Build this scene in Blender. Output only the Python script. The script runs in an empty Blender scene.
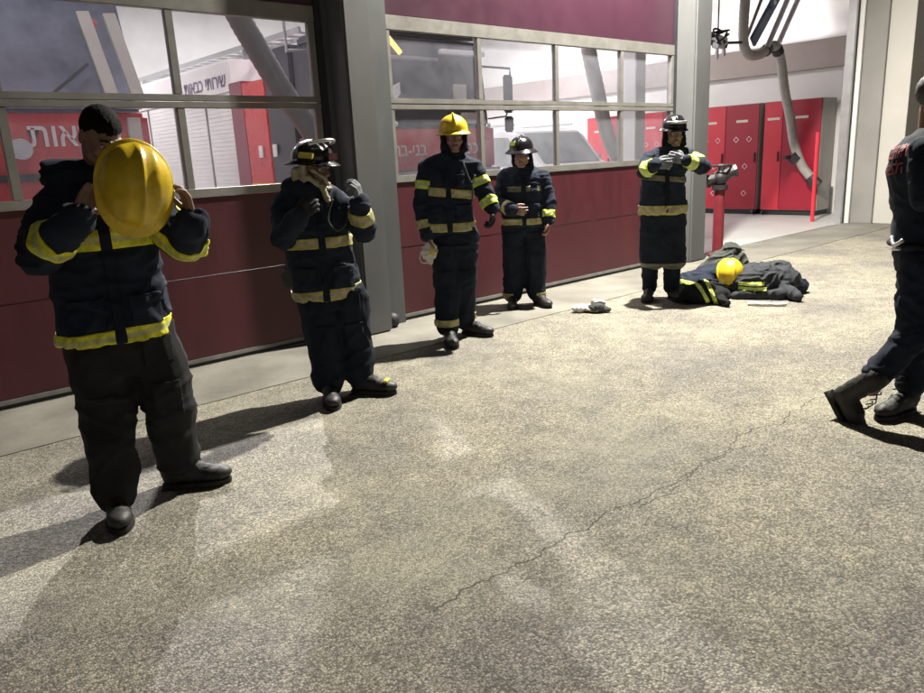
import bpy, bmesh, math, random
from mathutils import Vector, Matrix, noise
from mathutils.bvhtree import BVHTree
random.seed(7)
SC = bpy.context.scene
COL = SC.collection
PI = math.pi

# ------------------------------------------------------------------ camera
CAM_POS = Vector((0.0, -5.585, 1.5))
F_PX, YAW, PITCH, ROLL = 735.74, 0.71659, 0.25107, -0.04929
fwd = Vector((math.sin(YAW)*math.cos(PITCH), math.cos(YAW)*math.cos(PITCH), -math.sin(PITCH)))
rgt = Vector((math.cos(YAW), -math.sin(YAW), 0))
upv = rgt.cross(fwd)
r2 = rgt*math.cos(ROLL) + upv*math.sin(ROLL)
u2 = -rgt*math.sin(ROLL) + upv*math.cos(ROLL)
cam_d = bpy.data.cameras.new('camera'); cam = bpy.data.objects.new('camera', cam_d); COL.objects.link(cam)
M = Matrix((r2, u2, -fwd)).transposed().to_4x4(); M.translation = CAM_POS
cam.matrix_world = M
cam_d.sensor_width = 36; cam_d.lens = F_PX/924*36; cam_d.clip_start = 0.05; cam_d.clip_end = 500
SC.camera = cam

# ------------------------------------------------------------------ world, exposure
W = bpy.data.worlds.new('World'); SC.world = W; W.use_nodes = True
nt = W.node_tree; nt.nodes.clear()
wo = nt.nodes.new('ShaderNodeOutputWorld'); bg = nt.nodes.new('ShaderNodeBackground'); sky = nt.nodes.new('ShaderNodeTexSky')
sky.sky_type = 'NISHITA'; sky.sun_disc = False; sky.sun_elevation = math.radians(1.0); sky.sun_rotation = math.radians(200)
hs = nt.nodes.new('ShaderNodeHueSaturation'); hs.inputs['Saturation'].default_value = 0.35
bg.inputs[1].default_value = 0.05
nt.links.new(sky.outputs[0], hs.inputs['Color']); nt.links.new(hs.outputs[0], bg.inputs[0]); nt.links.new(bg.outputs[0], wo.inputs[0])
SC.view_settings.view_transform = 'Standard'; SC.view_settings.look = 'None'
SC.view_settings.exposure = 0.0; SC.view_settings.gamma = 1.0; SC.view_settings.use_curve_mapping = False
SC.render.engine = 'CYCLES'
SC.cycles.use_denoising = True
SC.cycles.max_bounces = 7; SC.cycles.diffuse_bounces = 4; SC.cycles.transparent_max_bounces = 12
SC.cycles.sample_clamp_indirect = 6.0

# light levels (the lamps themselves are built further down, each with its fixture)
FLOOD_POS = (7.0, -1.15, 6.2); FLOOD_W = 7000.0; FLOOD_COL = (1.0, 0.955, 0.84)
TUBE_W = 290.0; TUBE_COL = (1.0, 0.96, 0.95)

# ------------------------------------------------------------------ materials
MATS = {}
def principled(name, col, rough=0.8, metal=0.0, spec=0.5):
    m = bpy.data.materials.new(name); m.use_nodes = True
    b = m.node_tree.nodes['Principled BSDF']
    b.inputs['Base Color'].default_value = (*col, 1); b.inputs['Roughness'].default_value = rough
    b.inputs['Metallic'].default_value = metal; b.inputs['Specular IOR Level'].default_value = spec
    MATS[name] = m
    return m, m.node_tree, b
def N(t, typ, **kw):
    n = t.nodes.new(typ)
    for k, v in kw.items(): setattr(n, k, v)
    return n
def math_n(t, op, a, b=None, c=None):
    n = N(t, 'ShaderNodeMath', operation=op)
    for i, v in enumerate((a, b, c)):
        if v is None: continue
        if isinstance(v, (int, float)): n.inputs[i].default_value = v
        else: t.links.new(v, n.inputs[i])
    return n.outputs[0]
def mixc(t, fac, a, b, mode='MIX'):
    n = N(t, 'ShaderNodeMix', data_type='RGBA', blend_type=mode)
    if isinstance(fac, (int, float)): n.inputs[0].default_value = fac
    else: t.links.new(fac, n.inputs[0])
    for s, v in ((6, a), (7, b)):
        if isinstance(v, tuple): n.inputs[s].default_value = (*v, 1)
        else: t.links.new(v, n.inputs[s])
    return n.outputs[2]
def ramp(t, src, p0, p1, c0=(0, 0, 0), c1=(1, 1, 1)):
    n = N(t, 'ShaderNodeValToRGB'); n.color_ramp.elements[0].position = p0; n.color_ramp.elements[1].position = p1
    n.color_ramp.elements[0].color = (*c0, 1); n.color_ramp.elements[1].color = (*c1, 1)
    t.links.new(src, n.inputs[0]); return n.outputs[0]
def noise_n(t, vec, scale, detail=4, rough=0.55):
    n = N(t, 'ShaderNodeTexNoise'); n.inputs['Scale'].default_value = scale; n.inputs['Detail'].default_value = detail
    n.inputs['Roughness'].default_value = rough
    if vec is not None: t.links.new(vec, n.inputs['Vector'])
    return n.outputs[0]
def wear(name, col, rough=0.6, metal=0.0, amount=0.25, scale=3.0, bump=0.0, bscale=60, spec=0.5, stretch=(1, 1, 1), dark=None):
    m, t, b = principled(name, col, rough, metal, spec)
    tc = N(t, 'ShaderNodeTexCoord'); mp = N(t, 'ShaderNodeMapping'); mp.inputs['Scale'].default_value = stretch
    t.links.new(tc.outputs['Object'], mp.inputs[0]); v = mp.outputs[0]
    f = ramp(t, noise_n(t, v, scale, 6, 0.65), 0.35, 0.7)
    dk = dark or tuple(c*(1-amount) for c in col)
    lt = tuple(min(1, c*(1+amount*0.6)) for c in col)
    t.links.new(mixc(t, f, dk, lt), b.inputs['Base Color'])
    f2 = noise_n(t, v, scale*4, 4)
    t.links.new(math_n(t, 'MULTIPLY_ADD', f2, 0.25, max(0.02, rough-0.12)), b.inputs['Roughness'])
    if bump:
        bp = N(t, 'ShaderNodeBump'); bp.inputs['Strength'].default_value = bump; bp.inputs['Distance'].default_value = 0.004
        t.links.new(noise_n(t, v, bscale, 5), bp.inputs['Height']); t.links.new(bp.outputs[0], b.inputs['Normal'])
    return m

def asphalt():
    m, t, b = principled('asphalt', (0.15, 0.13, 0.1), 0.85)
    tc = N(t, 'ShaderNodeTexCoord'); v = tc.outputs['Object']
    vo = N(t, 'ShaderNodeTexVoronoi'); vo.inputs['Scale'].default_value = 125; t.links.new(v, vo.inputs['Vector'])
    vo2 = N(t, 'ShaderNodeTexVoronoi'); vo2.inputs['Scale'].default_value = 38; t.links.new(v, vo2.inputs['Vector'])
    sep = N(t, 'ShaderNodeSeparateColor'); t.links.new(vo.outputs['Color'], sep.inputs[0])
    sep2 = N(t, 'ShaderNodeSeparateColor'); t.links.new(vo2.outputs['Color'], sep2.inputs[0])
    stone = ramp(t, sep.outputs[0], 0.15, 0.95, (0.17, 0.162, 0.147), (0.45, 0.43, 0.38))
    big = ramp(t, sep2.outputs[1], 0.82, 0.88)
    inb = ramp(t, vo2.outputs['Distance'], 0.30, 0.36, (1, 1, 1), (0, 0, 0))
    bigm = math_n(t, 'MULTIPLY', big, inb)
    c = mixc(t, math_n(t, 'MULTIPLY', bigm, 0.6), stone, (0.60, 0.54, 0.46))
    # gaps between the stones
    gap = ramp(t, vo.outputs['Distance'], 0.35, 0.75, (1, 1, 1), (0.5, 0.48, 0.45))
    c = mixc(t, 0.8, c, gap, 'MULTIPLY')
    # broad worn and stained areas
    mac = ramp(t, noise_n(t, v, 0.9, 5, 0.6), 0.35, 0.68, (0.70, 0.69, 0.71), (1.20, 1.17, 1.02))
    c = mixc(t, 1.0, c, mac, 'MULTIPLY')
    fine = ramp(t, noise_n(t, v, 210, 3, 0.8), 0.32, 0.68, (0.80, 0.80, 0.80), (1.18, 1.18, 1.17))
    c = mixc(t, 1.0, c, fine, 'MULTIPLY')
    mid = ramp(t, noise_n(t, v, 6, 5, 0.6), 0.3, 0.7, (0.78, 0.78, 0.78), (1.12, 1.12, 1.12))
    c = mixc(t, 1.0, c, mid, 'MULTIPLY')
    dust = ramp(t, noise_n(t, v, 0.75, 4, 0.62), 0.50, 0.66)
    grit = ramp(t, noise_n(t, v, 28, 5, 0.75), 0.38, 0.6)
    dust = math_n(t, 'MULTIPLY', dust, math_n(t, 'MULTIPLY_ADD', grit, 0.75, 0.25))
    c = mixc(t, math_n(t, 'MULTIPLY', dust, 0.45), c, (0.38, 0.365, 0.28))
    oil = ramp(t, noise_n(t, v, 2.3, 6, 0.7), 0.62, 0.72)
    c = mixc(t, math_n(t, 'MULTIPLY', oil, 0.45), c, (0.06, 0.055, 0.05))
    # cracks
    sx = N(t, 'ShaderNodeSeparateXYZ'); t.links.new(v, sx.inputs[0])
    def crack(y0, a1, s1, off, w, x0, x1, slope=0.0):
        cx = N(t, 'ShaderNodeCombineXYZ'); t.links.new(sx.outputs[0], cx.inputs[0]); cx.inputs[1].default_value = off
        n1 = math_n(t, 'SUBTRACT', noise_n(t, cx.outputs[0], s1, 6, 0.62), 0.5)
        yy = math_n(t, 'MULTIPLY_ADD', n1, a1, y0)
        yy = math_n(t, 'MULTIPLY_ADD', sx.outputs[0], slope, yy)
        d = math_n(t, 'ABSOLUTE', math_n(t, 'SUBTRACT', sx.outputs[1], yy))
        wv = math_n(t, 'MULTIPLY_ADD', noise_n(t, v, 7, 3), w*1.6, -w*0.25)
        k = math_n(t, 'LESS_THAN', d, wv)
        k = math_n(t, 'MULTIPLY', k, math_n(t, 'GREATER_THAN', sx.outputs[0], x0))
        return math_n(t, 'MULTIPLY', k, math_n(t, 'LESS_THAN', sx.outputs[0], x1))
    k = crack(-3.83, 0.42, 1.6, 3.1, 0.0075, 1.35, 5.4)
    k = math_n(t, 'MAXIMUM', k, crack(-3.95, 0.35, 2.2, 8.7, 0.006, 2.45, 3.4, 0.03))
    c = mixc(t, math_n(t, 'MULTIPLY', k, 0.72), c, (0.02, 0.018, 0.015))
    t.links.new(c, b.inputs['Base Color'])
    h = math_n(t, 'MULTIPLY_ADD', vo.outputs['Distance'], -1.0, math_n(t, 'MULTIPLY', sep.outputs[1], 0.7))
    h = math_n(t, 'MULTIPLY_ADD', k, -2.0, h)
    h = math_n(t, 'MULTIPLY_ADD', noise_n(t, v, 30, 5, .7), 2.2, h)
    h = math_n(t, 'MULTIPLY_ADD', noise_n(t, v, 160, 3, .8), 1.0, h)
    bp = N(t, 'ShaderNodeBump'); bp.inputs['Strength'].default_value = 0.75; bp.inputs['Distance'].default_value = 0.0045
    t.links.new(h, bp.inputs['Height']); t.links.new(bp.outputs[0], b.inputs['Normal'])
    return m
asphalt()
wear('apron_concrete', (0.20, 0.19, 0.165), 0.75, amount=0.35, scale=1.6, bump=0.5, bscale=45)
wear('floor_concrete', (0.46, 0.47, 0.46), 0.35, amount=0.12, scale=1.2, bump=0.05, bscale=20)
wear('joint', (0.05, 0.045, 0.04), 0.9)
wear('door_red', (0.082, 0.013, 0.021), 0.42, amount=0.14, scale=2.4, bump=0.12, bscale=90, stretch=(1, 1, 0.22), dark=(0.056, 0.010, 0.016))
wear('door_red_hazed', (0.056, 0.020, 0.036), 0.35, amount=0.12, scale=1.0, bump=0.08, bscale=90)  # same red door, with a violet haze glow mixed into its colour
wear('frame_metal', (0.25, 0.24, 0.225), 0.45, 0.35, amount=0.2, scale=4)
wear('seal_grey', (0.22, 0.21, 0.20), 0.6, amount=0.3, scale=5)
wear('rubber_black', (0.018, 0.02, 0.024), 0.6)
wear('pier_paint', (0.26, 0.25, 0.24), 0.7, amount=0.12, scale=1.4, bump=0.15, bscale=30)
wear('pillar_paint', (0.118, 0.12, 0.124), 0.62, amount=0.16, scale=1.4, bump=0.15, bscale=30, stretch=(1, 1, 0.4))
wear('jamb_paint', (0.085, 0.09, 0.095), 0.5, amount=0.15, scale=1.8, stretch=(1, 1, 0.4))
wear('plaster_white', (0.76, 0.75, 0.74), 0.8, amount=0.06, scale=0.8, bump=0.15, bscale=50)
wear('plaster_cream', (0.50, 0.48, 0.45), 0.8, amount=0.08, scale=0.9, bump=0.2, bscale=50)
wear('beam_grey', (0.40, 0.35, 0.33), 0.8, amount=0.1, scale=1.0, bump=0.2, bscale=40)
wear('ceiling_grey', (0.45, 0.44, 0.42), 0.85, amount=0.1, scale=0.6)
wear('truck_red', (0.55, 0.035, 0.04), 0.28, amount=0.08, scale=1)
wear('truck_dark', (0.028, 0.027, 0.038), 0.35, amount=0.2, scale=2)
wear('truck_maroon', (0.22, 0.04, 0.06), 0.35, amount=0.1, scale=2)
wear('truck_glass_glare', (0.20, 0.22, 0.29), 0.12, amount=0.5, scale=1.3)  # dark glass; reflected light and haze are put into the blue-grey base colour
wear('shutter_white', (0.72, 0.69, 0.68), 0.45, amount=0.06, scale=1)
wear('white_paint', (0.78, 0.77, 0.77), 0.3, amount=0.04, scale=1)
wear('cream_strip', (0.55, 0.53, 0.47), 0.5, amount=0.1, scale=4)
wear('car_white', (0.8, 0.8, 0.81), 0.2, amount=0.03, scale=1)
wear('car_glass', (0.33, 0.36, 0.36), 0.08, amount=0.3, scale=2)
wear('yellow_stripe', (0.75, 0.42, 0.03), 0.4)
wear('locker_red', (0.50, 0.03, 0.05), 0.35, amount=0.08, scale=1.5)
wear('locker_maroon', (0.28, 0.012, 0.03), 0.35, amount=0.08, scale=1.5)
wear('locker_side', (0.32, 0.30, 0.28), 0.5, amount=0.15, scale=2)
wear('post_red', (0.17, 0.016, 0.026), 0.45, amount=0.2, scale=6)
wear('pole_red', (0.6, 0.03, 0.05), 0.4, amount=0.1, scale=6)
wear('dark_metal', (0.05, 0.045, 0.05), 0.4, 0.5, amount=0.3, scale=14)
wear('steel', (0.55, 0.55, 0.56), 0.32, 0.8, amount=0.1, scale=6)
wear('hose_dark', (0.15, 0.145, 0.14), 0.6, amount=0.15, scale=8)
wear('hose_grey', (0.33, 0.31, 0.29), 0.6, amount=0.15, scale=8)
wear('blue_plate', (0.05, 0.10, 0.30), 0.4)
wear('navy_bracket', (0.10, 0.13, 0.22), 0.5)
wear('fabric_navy', (0.016, 0.022, 0.040), 0.88, amount=0.35, scale=9, bump=0.5, bscale=240, spec=0.25)
wear('fabric_trouser', (0.015, 0.020, 0.033), 0.9, amount=0.4, scale=7, bump=0.5, bscale=240, spec=0.2)
wear('fabric_charcoal', (0.026, 0.027, 0.028), 0.9, amount=0.35, scale=6, bump=0.5, bscale=220, spec=0.2)
wear('fabric_black', (0.010, 0.011, 0.014), 0.9, amount=0.3, scale=9, bump=0.5, bscale=200, spec=0.25)
wear('fabric_grey', (0.055, 0.060, 0.056), 0.9, amount=0.4, scale=8, bump=0.5, bscale=160)
wear('fabric_slate', (0.024, 0.027, 0.036), 0.85, amount=0.3, scale=8, bump=0.5, bscale=160)
wear('tshirt_navy', (0.014, 0.020, 0.036), 0.85, amount=0.3, scale=6, bump=0.3, bscale=300, spec=0.25)
wear('hood_cream', (0.42, 0.39, 0.28), 0.85, amount=0.35, scale=18, bump=0.6, bscale=90)
wear('glove_grey', (0.16, 0.17, 0.19), 0.8, amount=0.4, scale=22, bump=0.5, bscale=120)
wear('glove_dark', (0.02, 0.02, 0.025), 0.8, amount=0.4, scale=22, bump=0.5, bscale=120)
wear('white_cloth', (0.66, 0.64, 0.60), 0.85, amount=0.2, scale=20, bump=0.4, bscale=80)
wear('boot_black', (0.016, 0.015, 0.015), 0.62, amount=0.5, scale=14, bump=0.5, bscale=70)
wear('boot_toe', (0.035, 0.035, 0.036), 0.55, amount=0.3, scale=14)
wear('sole', (0.02, 0.018, 0.016), 0.8)
wear('skin', (0.30, 0.185, 0.14), 0.5, amount=0.12, scale=9, bump=0.15, bscale=150)
wear('skin_tan', (0.23, 0.14, 0.11), 0.5, amount=0.12, scale=9, bump=0.15, bscale=150)
wear('lips', (0.26, 0.09, 0.08), 0.45)
wear('hair_dark', (0.006, 0.005, 0.005), 0.8, amount=0.5, scale=60, bump=1.0, bscale=220, spec=0.15)
wear('hair_grey', (0.09, 0.085, 0.08), 0.65, amount=0.5, scale=60, bump=1.0, bscale=220)
wear('eye_white', (0.6, 0.58, 0.55), 0.15)
wear('eye_dark', (0.01, 0.008, 0.006), 0.1)
wear('helmet_yellow', (0.66, 0.46, 0.018), 0.30, amount=0.22, scale=11, bump=0.12, bscale=50)
wear('helmet_yellow_worn', (0.78, 0.56, 0.03), 0.38, amount=0.3, scale=14, bump=0.2, bscale=40)
wear('helmet_black', (0.012, 0.011, 0.014), 0.2, amount=0.4, scale=9)
wear('helmet_red', (0.10, 0.012, 0.03), 0.25, amount=0.3, scale=9)
wear('badge_yellow', (0.55, 0.50, 0.10), 0.4)
wear('text_red', (0.36, 0.06, 0.07), 0.6)
wear('text_white', (0.72, 0.68, 0.68), 0.5)
wear('text_violet', (0.16, 0.10, 0.20), 0.5)
wear('text_orange', (0.7, 0.35, 0.08), 0.4)
wear('soil', (0.05, 0.045, 0.035), 0.95)

def bandmat(name, edge, mid):
    m, t, b = principled(name, edge, 0.55)
    at = N(t, 'ShaderNodeAttribute', attribute_name='band_t')
    f = ramp(t, at.outputs['Fac'], 0.30, 0.34)
    f2 = ramp(t, at.outputs['Fac'], 0.66, 0.70, (1, 1, 1), (0, 0, 0))
    tc = N(t, 'ShaderNodeTexCoord')
    d = ramp(t, noise_n(t, tc.outputs['Object'], 22, 5, .7), 0.3, 0.65, (0.5, 0.5, 0.5), (1.1, 1.1, 1.1))
    c = mixc(t, math_n(t, 'MULTIPLY', f, f2), edge, mid)
    t.links.new(mixc(t, 1.0, c, d, 'MULTIPLY'), b.inputs['Base Color'])
    return m
bandmat('band_yellow', (0.82, 0.82, 0.03), (0.62, 0.62, 0.22))
bandmat('band_lime', (0.62, 0.78, 0.08), (0.55, 0.60, 0.35))
bandmat('band_tan', (0.46, 0.43, 0.14), (0.44, 0.40, 0.28))
bandmat('band_dull', (0.16, 0.15, 0.09), (0.13, 0.12, 0.10))

def glass():
    m = bpy.data.materials.new('window_glass'); m.use_nodes = True; t = m.node_tree; t.nodes.clear()
    o = N(t, 'ShaderNodeOutputMaterial'); tr = N(t, 'ShaderNodeBsdfTransparent'); tr.inputs[0].default_value = (0.93, 0.93, 0.95, 1)
    gl = N(t, 'ShaderNodeBsdfGlossy'); gl.inputs['Roughness'].default_value = 0.03
    df = N(t, 'ShaderNodeBsdfDiffuse'); df.inputs[0].default_value = (0.55, 0.56, 0.66, 1)
    tc = N(t, 'ShaderNodeTexCoord')
    dirt = ramp(t, noise_n(t, tc.outputs['Object'], 2.2, 6, .65), 0.3, 0.75, (0.04, 0.04, 0.04), (0.14, 0.14, 0.14))
    lw = N(t, 'ShaderNodeLayerWeight'); lw.inputs[0].default_value = 0.5
    fac = math_n(t, 'MULTIPLY_ADD', math_n(t, 'POWER', lw.outputs['Facing'], 4.0), 0.5, 0.025)
    m1 = N(t, 'ShaderNodeMixShader'); m2 = N(t, 'ShaderNodeMixShader')
    t.links.new(dirt, m1.inputs[0]); t.links.new(tr.outputs[0], m1.inputs[1]); t.links.new(df.outputs[0], m1.inputs[2])
    t.links.new(fac, m2.inputs[0]); t.links.new(m1.outputs[0], m2.inputs[1]); t.links.new(gl.outputs[0], m2.inputs[2])
    t.links.new(m2.outputs[0], o.inputs[0]); MATS['window_glass'] = m
glass()
def emit(name, col, s):
    m, t, b = principled(name, col, 0.5); b.inputs['Emission Color'].default_value = (*col, 1); b.inputs['Emission Strength'].default_value = s
emit('tube_glow', (1, 0.95, 0.95), 6); emit('flood_glow', (1, 0.95, 0.8), 12); emit('amber_glow', (1.0, 0.55, 0.12), 2.2)

# ------------------------------------------------------------------ object helpers
def empty(name, loc=(0, 0, 0), rz=0.0, label=None, cat=None, group=None):
    o = bpy.data.objects.new(name, None); COL.objects.link(o); o.location = loc; o.rotation_euler = (0, 0, rz)
    o.empty_display_size = 0.1
    if label: tag(o, label, cat, group)
    return o
def tag(o, label=None, cat=None, group=None, kind=None):
    if label: o['label'] = label
    if cat: o['category'] = cat
    if group: o['group'] = group
    if kind: o['kind'] = kind
    return o
def link_mesh(name, me, mat, parent=None, smooth=False):
    o = bpy.data.objects.new(name, me); COL.objects.link(o)
    if mat and not me.materials: me.materials.append(MATS[mat])
    if parent: o.parent = parent
    for p in me.polygons: p.use_smooth = smooth
    return o
class MB:
    def __init__(s): s.bm = bmesh.new()
    def box(s, x0, x1, y0, y1, z0, z1, M=None):
        vs = [Vector((x, y, z)) for x in (x0, x1) for y in (y0, y1) for z in (z0, z1)]
        if M is not None: vs = [M @ v for v in vs]
        b = [s.bm.verts.new(v) for v in vs]
        for f in ((0, 1, 3, 2), (4, 6, 7, 5), (0, 4, 5, 1), (2, 3, 7, 6), (0, 2, 6, 4), (1, 5, 7, 3)):
            s.bm.faces.new([b[i] for i in f])
        return s
    def prism(s, pts, a, b, axis='x'):
        # closed outline pts (2D) extruded along axis from a to b
        def mk(p, t):
            return {'x': (t, p[0], p[1]), 'y': (p[0], t, p[1]), 'z': (p[0], p[1], t)}[axis]
        A = [s.bm.verts.new(mk(p, a)) for p in pts]; B = [s.bm.verts.new(mk(p, b)) for p in pts]
        s.bm.faces.new(A); s.bm.faces.new(B[::-1])
        n = len(pts)
        for i in range(n): s.bm.faces.new((A[i], B[i], B[(i+1) % n], A[(i+1) % n]))
        return s
    def tube(s, pts, r, seg=12, smooth_pts=0, rings=0.0, ring_step=0.03):
        P = [Vector(p) for p in pts]
        if smooth_pts:
            Q = []
            for i in range(len(P)-1):
                a = P[max(i-1, 0)]; b = P[i]; c = P[i+1]; d = P[min(i+2, len(P)-1)]
                for k in range(smooth_pts):
                    t = k/smooth_pts
                    Q.append(0.5*((2*b)+(c-a)*t+(2*a-5*b+4*c-d)*t*t+(-a+3*b-3*c+d)*t**3))
            Q.append(P[-1]); P = Q
        up = Vector((0.13, 0.21, 0.97)); prev = None; n = len(P)
        for i, p in enumerate(P):
            d = (P[min(i+1, n-1)] - P[max(i-1, 0)]).normalized()
            if i == 0: x = d.cross(up).normalized()
            else: x = (x - d*x.dot(d)).normalized()
            y = d.cross(x)
            rr = r[i*len(r)//n] if isinstance(r, (list, tuple)) else r
            if rings: rr *= 1 + rings*(i % 2)
            ring = [s.bm.verts.new(p + x*rr*math.cos(2*PI*k/seg) + y*rr*math.sin(2*PI*k/seg)) for k in range(seg)]
            if prev:
                for k in range(seg): s.bm.faces.new((prev[k], prev[(k+1) % seg], ring[(k+1) % seg], ring[k]))
            else: s.bm.faces.new(ring[::-1])
            prev = ring
        s.bm.faces.new(prev)
        return s
    def ball(s, c, r, seg=14):
        rr = (r, r, r) if isinstance(r, (int, float)) else r
        M_ = Matrix.Translation(c) @ Matrix.Diagonal((*rr, 1))
        bmesh.ops.create_uvsphere(s.bm, u_segments=seg, v_segments=seg//2+2, radius=1, matrix=M_)
        return s
    def build(s, name, mat, parent=None, bevel=0.0, smooth=False):
        bmesh.ops.recalc_face_normals(s.bm, faces=s.bm.faces)
        if bevel:
            bmesh.ops.bevel(s.bm, geom=list(s.bm.edges), offset=bevel, segments=2, affect='EDGES', clamp_overlap=True)
        me = bpy.data.meshes.new(name); s.bm.to_mesh(me); s.bm.free()
        return link_mesh(name, me, mat, parent, smooth)
def text_mesh(s, size, thick=0.002):
    c = bpy.data.curves.new('txt', 'FONT'); c.body = s[::-1]; c.size = size; c.extrude = thick; c.align_x = 'CENTER'; c.align_y = 'CENTER'
    c.offset = size*0.012
    o = bpy.data.objects.new('txt', c); COL.objects.link(o)
    dg = bpy.context.evaluated_depsgraph_get(); me = bpy.data.meshes.new_from_object(o.evaluated_get(dg))
    bpy.data.objects.remove(o); bpy.data.curves.remove(c)
    me.materials.clear()
    return me
def text_obj(name, s, size, mat, M_, parent=None, sx=1.0):
    me = text_mesh(s, size); me.transform(M_ @ Matrix.Diagonal((sx, 1, 1, 1)))
    return link_mesh(name, me, mat, parent)
FRONT = Matrix.Rotation(PI/2, 4, 'X')                        # writing that faces -y
LEFTF = Matrix.Rotation(-PI/2, 4, 'Z') @ FRONT               # writing that faces -x
# ------------------------------------------------------------------ ground
g = MB(); g.box(-60, 70, -60, 60, -0.3, 0.0); o = g.build('ground', 'asphalt'); tag(o, kind='structure')
g = MB(); g.box(-12, 14.35, -0.95, -0.012, -0.1, 0.005); o = g.build('pavement', 'apron_concrete'); tag(o, kind='structure')
g = MB(); g.box(-8, 16.1, 0.0, 12.0, -0.1, 0.008); o = g.build('floor', 'floor_concrete'); tag(o, kind='structure')

# ------------------------------------------------------------------ fire station
ST = empty('fire_station', (0, 0, 0), 0, 'fire station with red sectional garage doors, glazed bands and grey pillars', 'building')
Z_TOP = 6.0
def wall(name, mat, *b, parent=ST, bevel=0.0): return MB().box(*b).build(name, mat, parent, bevel)
wall('side_wall', 'plaster_white', 16.1, 16.3, 0.0, 12.0, 0, Z_TOP-0.2)
wall('ledge', 'beam_grey', 16.0, 16.098, 0.05, 12.0, 2.90, 3.46, bevel=0.01)
wall('back_wall', 'plaster_white', -8, 16.3, 12.0, 12.2, 0, Z_TOP-0.2)
wall('side_wall', 'plaster_white', -8.2, -8, 0.0, 12.2, 0, Z_TOP-0.2)
wall('ceiling', 'ceiling_grey', -8.2, 16.3, -0.3, 12.2, Z_TOP-0.2, Z_TOP)
for x in (0.6, 3.9, 6.6, 9.1, 11.8, 14.4):
    wall('ceiling_beam', 'beam_grey', x-0.12, x+0.12, 0.12, 12.0, Z_TOP-0.65, Z_TOP-0.203)
wall('header', 'pillar_paint', -8.2, 16.3, -0.28, 0.10, 4.45, Z_TOP-0.203)
wall('parapet', 'pillar_paint', -8.2, 16.3, -0.30, 0.0, Z_TOP+0.002, 6.9)
wall('front_wall', 'pillar_paint', -8.2, -1.2, -0.2, 0.1, 0, 4.447)
# pillars between the doors
def pillar(x0, x1, y0):
    return MB().box(x0, x1, y0, 0.10, 0, 4.447).build('pillar', 'pillar_paint', ST, bevel=0.022)
pillar(3.55, 3.83, -0.255)
MB().box(3.834, 3.874, -0.03, 0.08, 0, 4.447).build('rubber_strip', 'rubber_black', ST)
MB().box(3.44, 3.49, -0.03, 0.09, 0, 4.447).build('rubber_strip', 'rubber_black', ST)
MB().box(3.493, 3.547, -0.04, 0.09, 0, 4.447).build('door_jamb', 'jamb_paint', ST, bevel=0.004)
MB().box(3.878, 4.13, -0.055, 0.09, 0, 4.447).build('door_jamb', 'jamb_paint', ST, bevel=0.006)
MB().box(8.658, 8.682, -0.03, 0.09, 0, 4.447).build('rubber_strip', 'rubber_black', ST)
pillar(8.685, 9.05, -0.295)
MB().ball((3.92, -0.13, 0.07), (0.07, 0.06, 0.07)).build('rubber_buffer', 'rubber_black', ST, smooth=True)
# jamb and pier on the right of the open bay
MB().box(14.06, 14.13, -0.05, 0.09, 0, 4.447).build('door_track', 'steel', ST, bevel=0.004)
MB().box(14.135, 14.27, -0.02, 0.09, 0, 4.447).build('rubber_strip', 'rubber_black', ST)
MB().box(14.273, 14.33, -0.10, 0.09, 0, 4.447).build('door_jamb', 'white_paint', ST, bevel=0.004)
MB().box(14.36, 15.2, -0.46, 0.09, 0, 4.447).build('pier', 'pier_paint', ST, bevel=0.006)
MB().box(14.42, 15.2, -0.86, -0.463, 0, 4.447).build('pier', 'plaster_cream', ST, bevel=0.006)
MB().box(15.2, 16.3, -0.2, 0.0, 0, 4.447).build('front_wall', 'pillar_paint', ST)
MB().box(9.12, 9.36, 0.9, 1.15, 0.01, 5.3).build('inner_column', 'plaster_white', ST, bevel=0.01)

def sectional_door(x0, x1, mull, y=0.0):
    """closed garage door: red panels below and above a two-row glazed band"""
    zb, zg0, zr0, zr1, zg1, zt = 0.07, 1.335, 1.95, 2.045, 2.62, 2.70
    d = MB()
    for a, b in ((zb, 0.70), (0.705, 1.30)): d.box(x0, x1, y, y+0.045, a, b)
    D = d.build('sectional_door', 'door_red', ST, bevel=0.004)
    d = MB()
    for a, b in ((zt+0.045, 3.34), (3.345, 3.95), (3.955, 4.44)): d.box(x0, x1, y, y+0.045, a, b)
    d.build('upper_panel', 'door_red_hazed', D, bevel=0.004)
    MB().box(x0, x1, y-0.006, y+0.05, 0.035, zb-0.002).build('bottom_rail', 'seal_grey', D, bevel=0.003)
    MB().box(x0+.02, x1-.02, y+0.005, y+0.04, 0.009, 0.033).build('bottom_seal', 'rubber_black', D)
    fr = MB()
    fr.box(x0, x1, y-0.012, y+0.048, 1.303, 1.365)
    fr.box(x0, x1, y-0.012, y+0.048, zr0, 1.993); fr.box(x0, x1, y-0.012, y+0.048, 2.0, zr1)
    fr.box(x0, x1, y-0.012, y+0.048, zg1, zt+0.042)
    for lo, hi in ((1.367, zr0-.002), (zr1+.002, zg1-.002)):
        for m in [x0+0.03] + mull + [x1-0.03]:
            fr.box(m-0.028, m+0.028, y-0.009, y+0.045, lo, hi)
    fr.build('window_frame', 'frame_metal', D, bevel=0.003)
    xs = [x0+0.058] + [v for m in mull for v in (m-0.028, m+0.028)] + [x1-0.058]
    for i in range(0, len(xs), 2):
        for lo, hi in ((1.366, zr0-.001), (zr1+.001, zg1-.001)):
            MB().box(xs[i]+0.001, xs[i+1]-0.001, y+0.014, y+0.020, lo, hi).build('window_pane', 'window_glass', D)
    return D
sectional_door(-1.19, 3.435, [-0.06, 1.09, 2.245])
sectional_door(4.135, 8.655, [5.27, 6.41, 7.57])
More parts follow.
